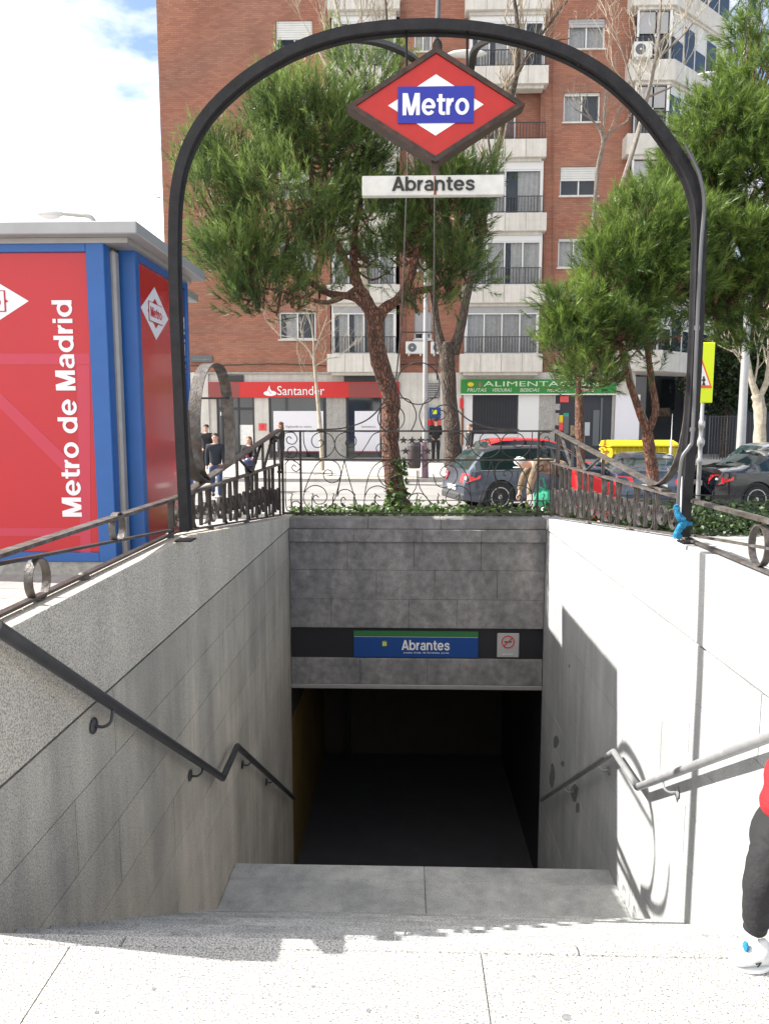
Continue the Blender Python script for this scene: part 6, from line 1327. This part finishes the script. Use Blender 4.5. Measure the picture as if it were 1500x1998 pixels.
mesh_obj('leggings', skin_mesh([[C4(1535, 1560, 2.2, (.1, .09)), g2(hipc, .032), C4(1492, 1665, 2.1, .068), g2(k1, .022), C4(1466, 1765, 2.1, .048), C4(1463, 1800, 2.12, .040), C4(1462, 1822, 2.12, .036)], [g2(hipc, .032), g2(k2, .02), g2(a2, .014)]], 2), M['c_blk'], ch)
mesh_obj('jacket', skin_mesh([[C4(1550, 1640, 2.2, (.11, .10)), g2(tors[1], .04), g2(tors[2], .035), g2(tors[3], .02)], [g2(tors[2], .035), g2(sh1, .02), C4(1520, 1515, 2.05, .060), C4(1514, 1560, 2.0, .064), C4(1516, 1610, 1.98, .056)], [g2(tors[2], .035), g2(sh2, .025), g2(e2, .03), g2(w2, .02)]], 2), M['c_red_coat'], ch)
MB().ball(L_(1514, 1725, 1.98), .042, 14, (.75, .6, 1.25)).build('mitten', M['c_rose'], ch, smooth=True, local=True)
MB().ball(L_(1605, 1270, 2.2), .095, 14, (.95, 1.0, .85)).build('hair', M['hair_brown'], ch, smooth=True, local=True)
for px in (1582, 1596): MB().ball(L_(px, 1312, 2.08), .008, 8).build('eye', M['black'], cb, smooth=True, local=True)
for (px, py, Y, dx) in ((1456, 1848, 2.12, -1), (1550, 1860, 2.25, -1)):
    c = L_(px, py, Y); c.z = .0; n_ = 16; sec = []
    for k, (u, wd, hh) in enumerate(((-.062, .012, .018), (-.055, .024, .030), (-.038, .031, .036), (-.018, .031, .046), (.002, .029, .062), (.022, .028, .080), (.040, .027, .084), (.052, .020, .070), (.058, .010, .04))):
        for q in range(n_):
            a = 2*pi*q/n_; z_ = .012+max(0, hh*(.5+.5*sin(a)))*1.0; sec.append((c.x+u, c.y+wd*cos(a)*(1-.3*max(0, sin(a))), z_))
    m_ = MB().add(sec, [(i_*n_+q, i_*n_+(q+1) % n_, (i_+1)*n_+(q+1) % n_, (i_+1)*n_+q) for i_ in range(8) for q in range(n_)]+[tuple(range(n_-1, -1, -1)), tuple(8*n_+q for q in range(n_))])
    so_ = m_.build('shoe', M['c_white'], ch, smooth=True, local=True)
    MB().prism([(c.x+.060*cos(q*pi/12)*(1 if abs(cos(q*pi/12)) < .9 else .99)-.002, c.y+.032*sin(q*pi/12)) for q in range(24)], .0, .013, 'z').build('sole', M['sign_white'], so_, local=True, bevel=.003)
    MB().ball(c+Vector((-.018, .0, .068)), .014, 10, (.6, 1.0, 1.2)).build('tongue', M['rag'], so_, smooth=True, local=True)
    MB().ribbon([c+Vector((.0, -.031, .034)), c+Vector((.016, -.031, .040)), c+Vector((.004, -.032, .026))], .003, .003, (0, 1, 0)).build('mark', M['black'], so_, local=True)
def folds(o, amp, f, seed):
    r_ = random.Random(seed); ph = [r_.uniform(0, 6) for _ in range(4)]
    for v in o.data.vertices:
        c_ = v.co; d = amp*(sin(c_.z*f+ph[0]+3*sin(c_.x*22+ph[1]))+.5*sin(c_.z*f*1.9+c_.y*40+ph[2])+.4*sin(c_.x*70+c_.z*30+ph[3])); v.co = c_+v.normal*d
for o in ch.children:
    if o.name.startswith('leggings'): sb = o.modifiers.new('s', 'SUBSURF'); sb.levels = sb.render_levels = 1; folds(o, .0035, 190, 1)
    if o.name.startswith('jacket'): folds(o, .005, 75, 2); sb = o.modifiers.new('s', 'SUBSURF'); sb.levels = sb.render_levels = 1
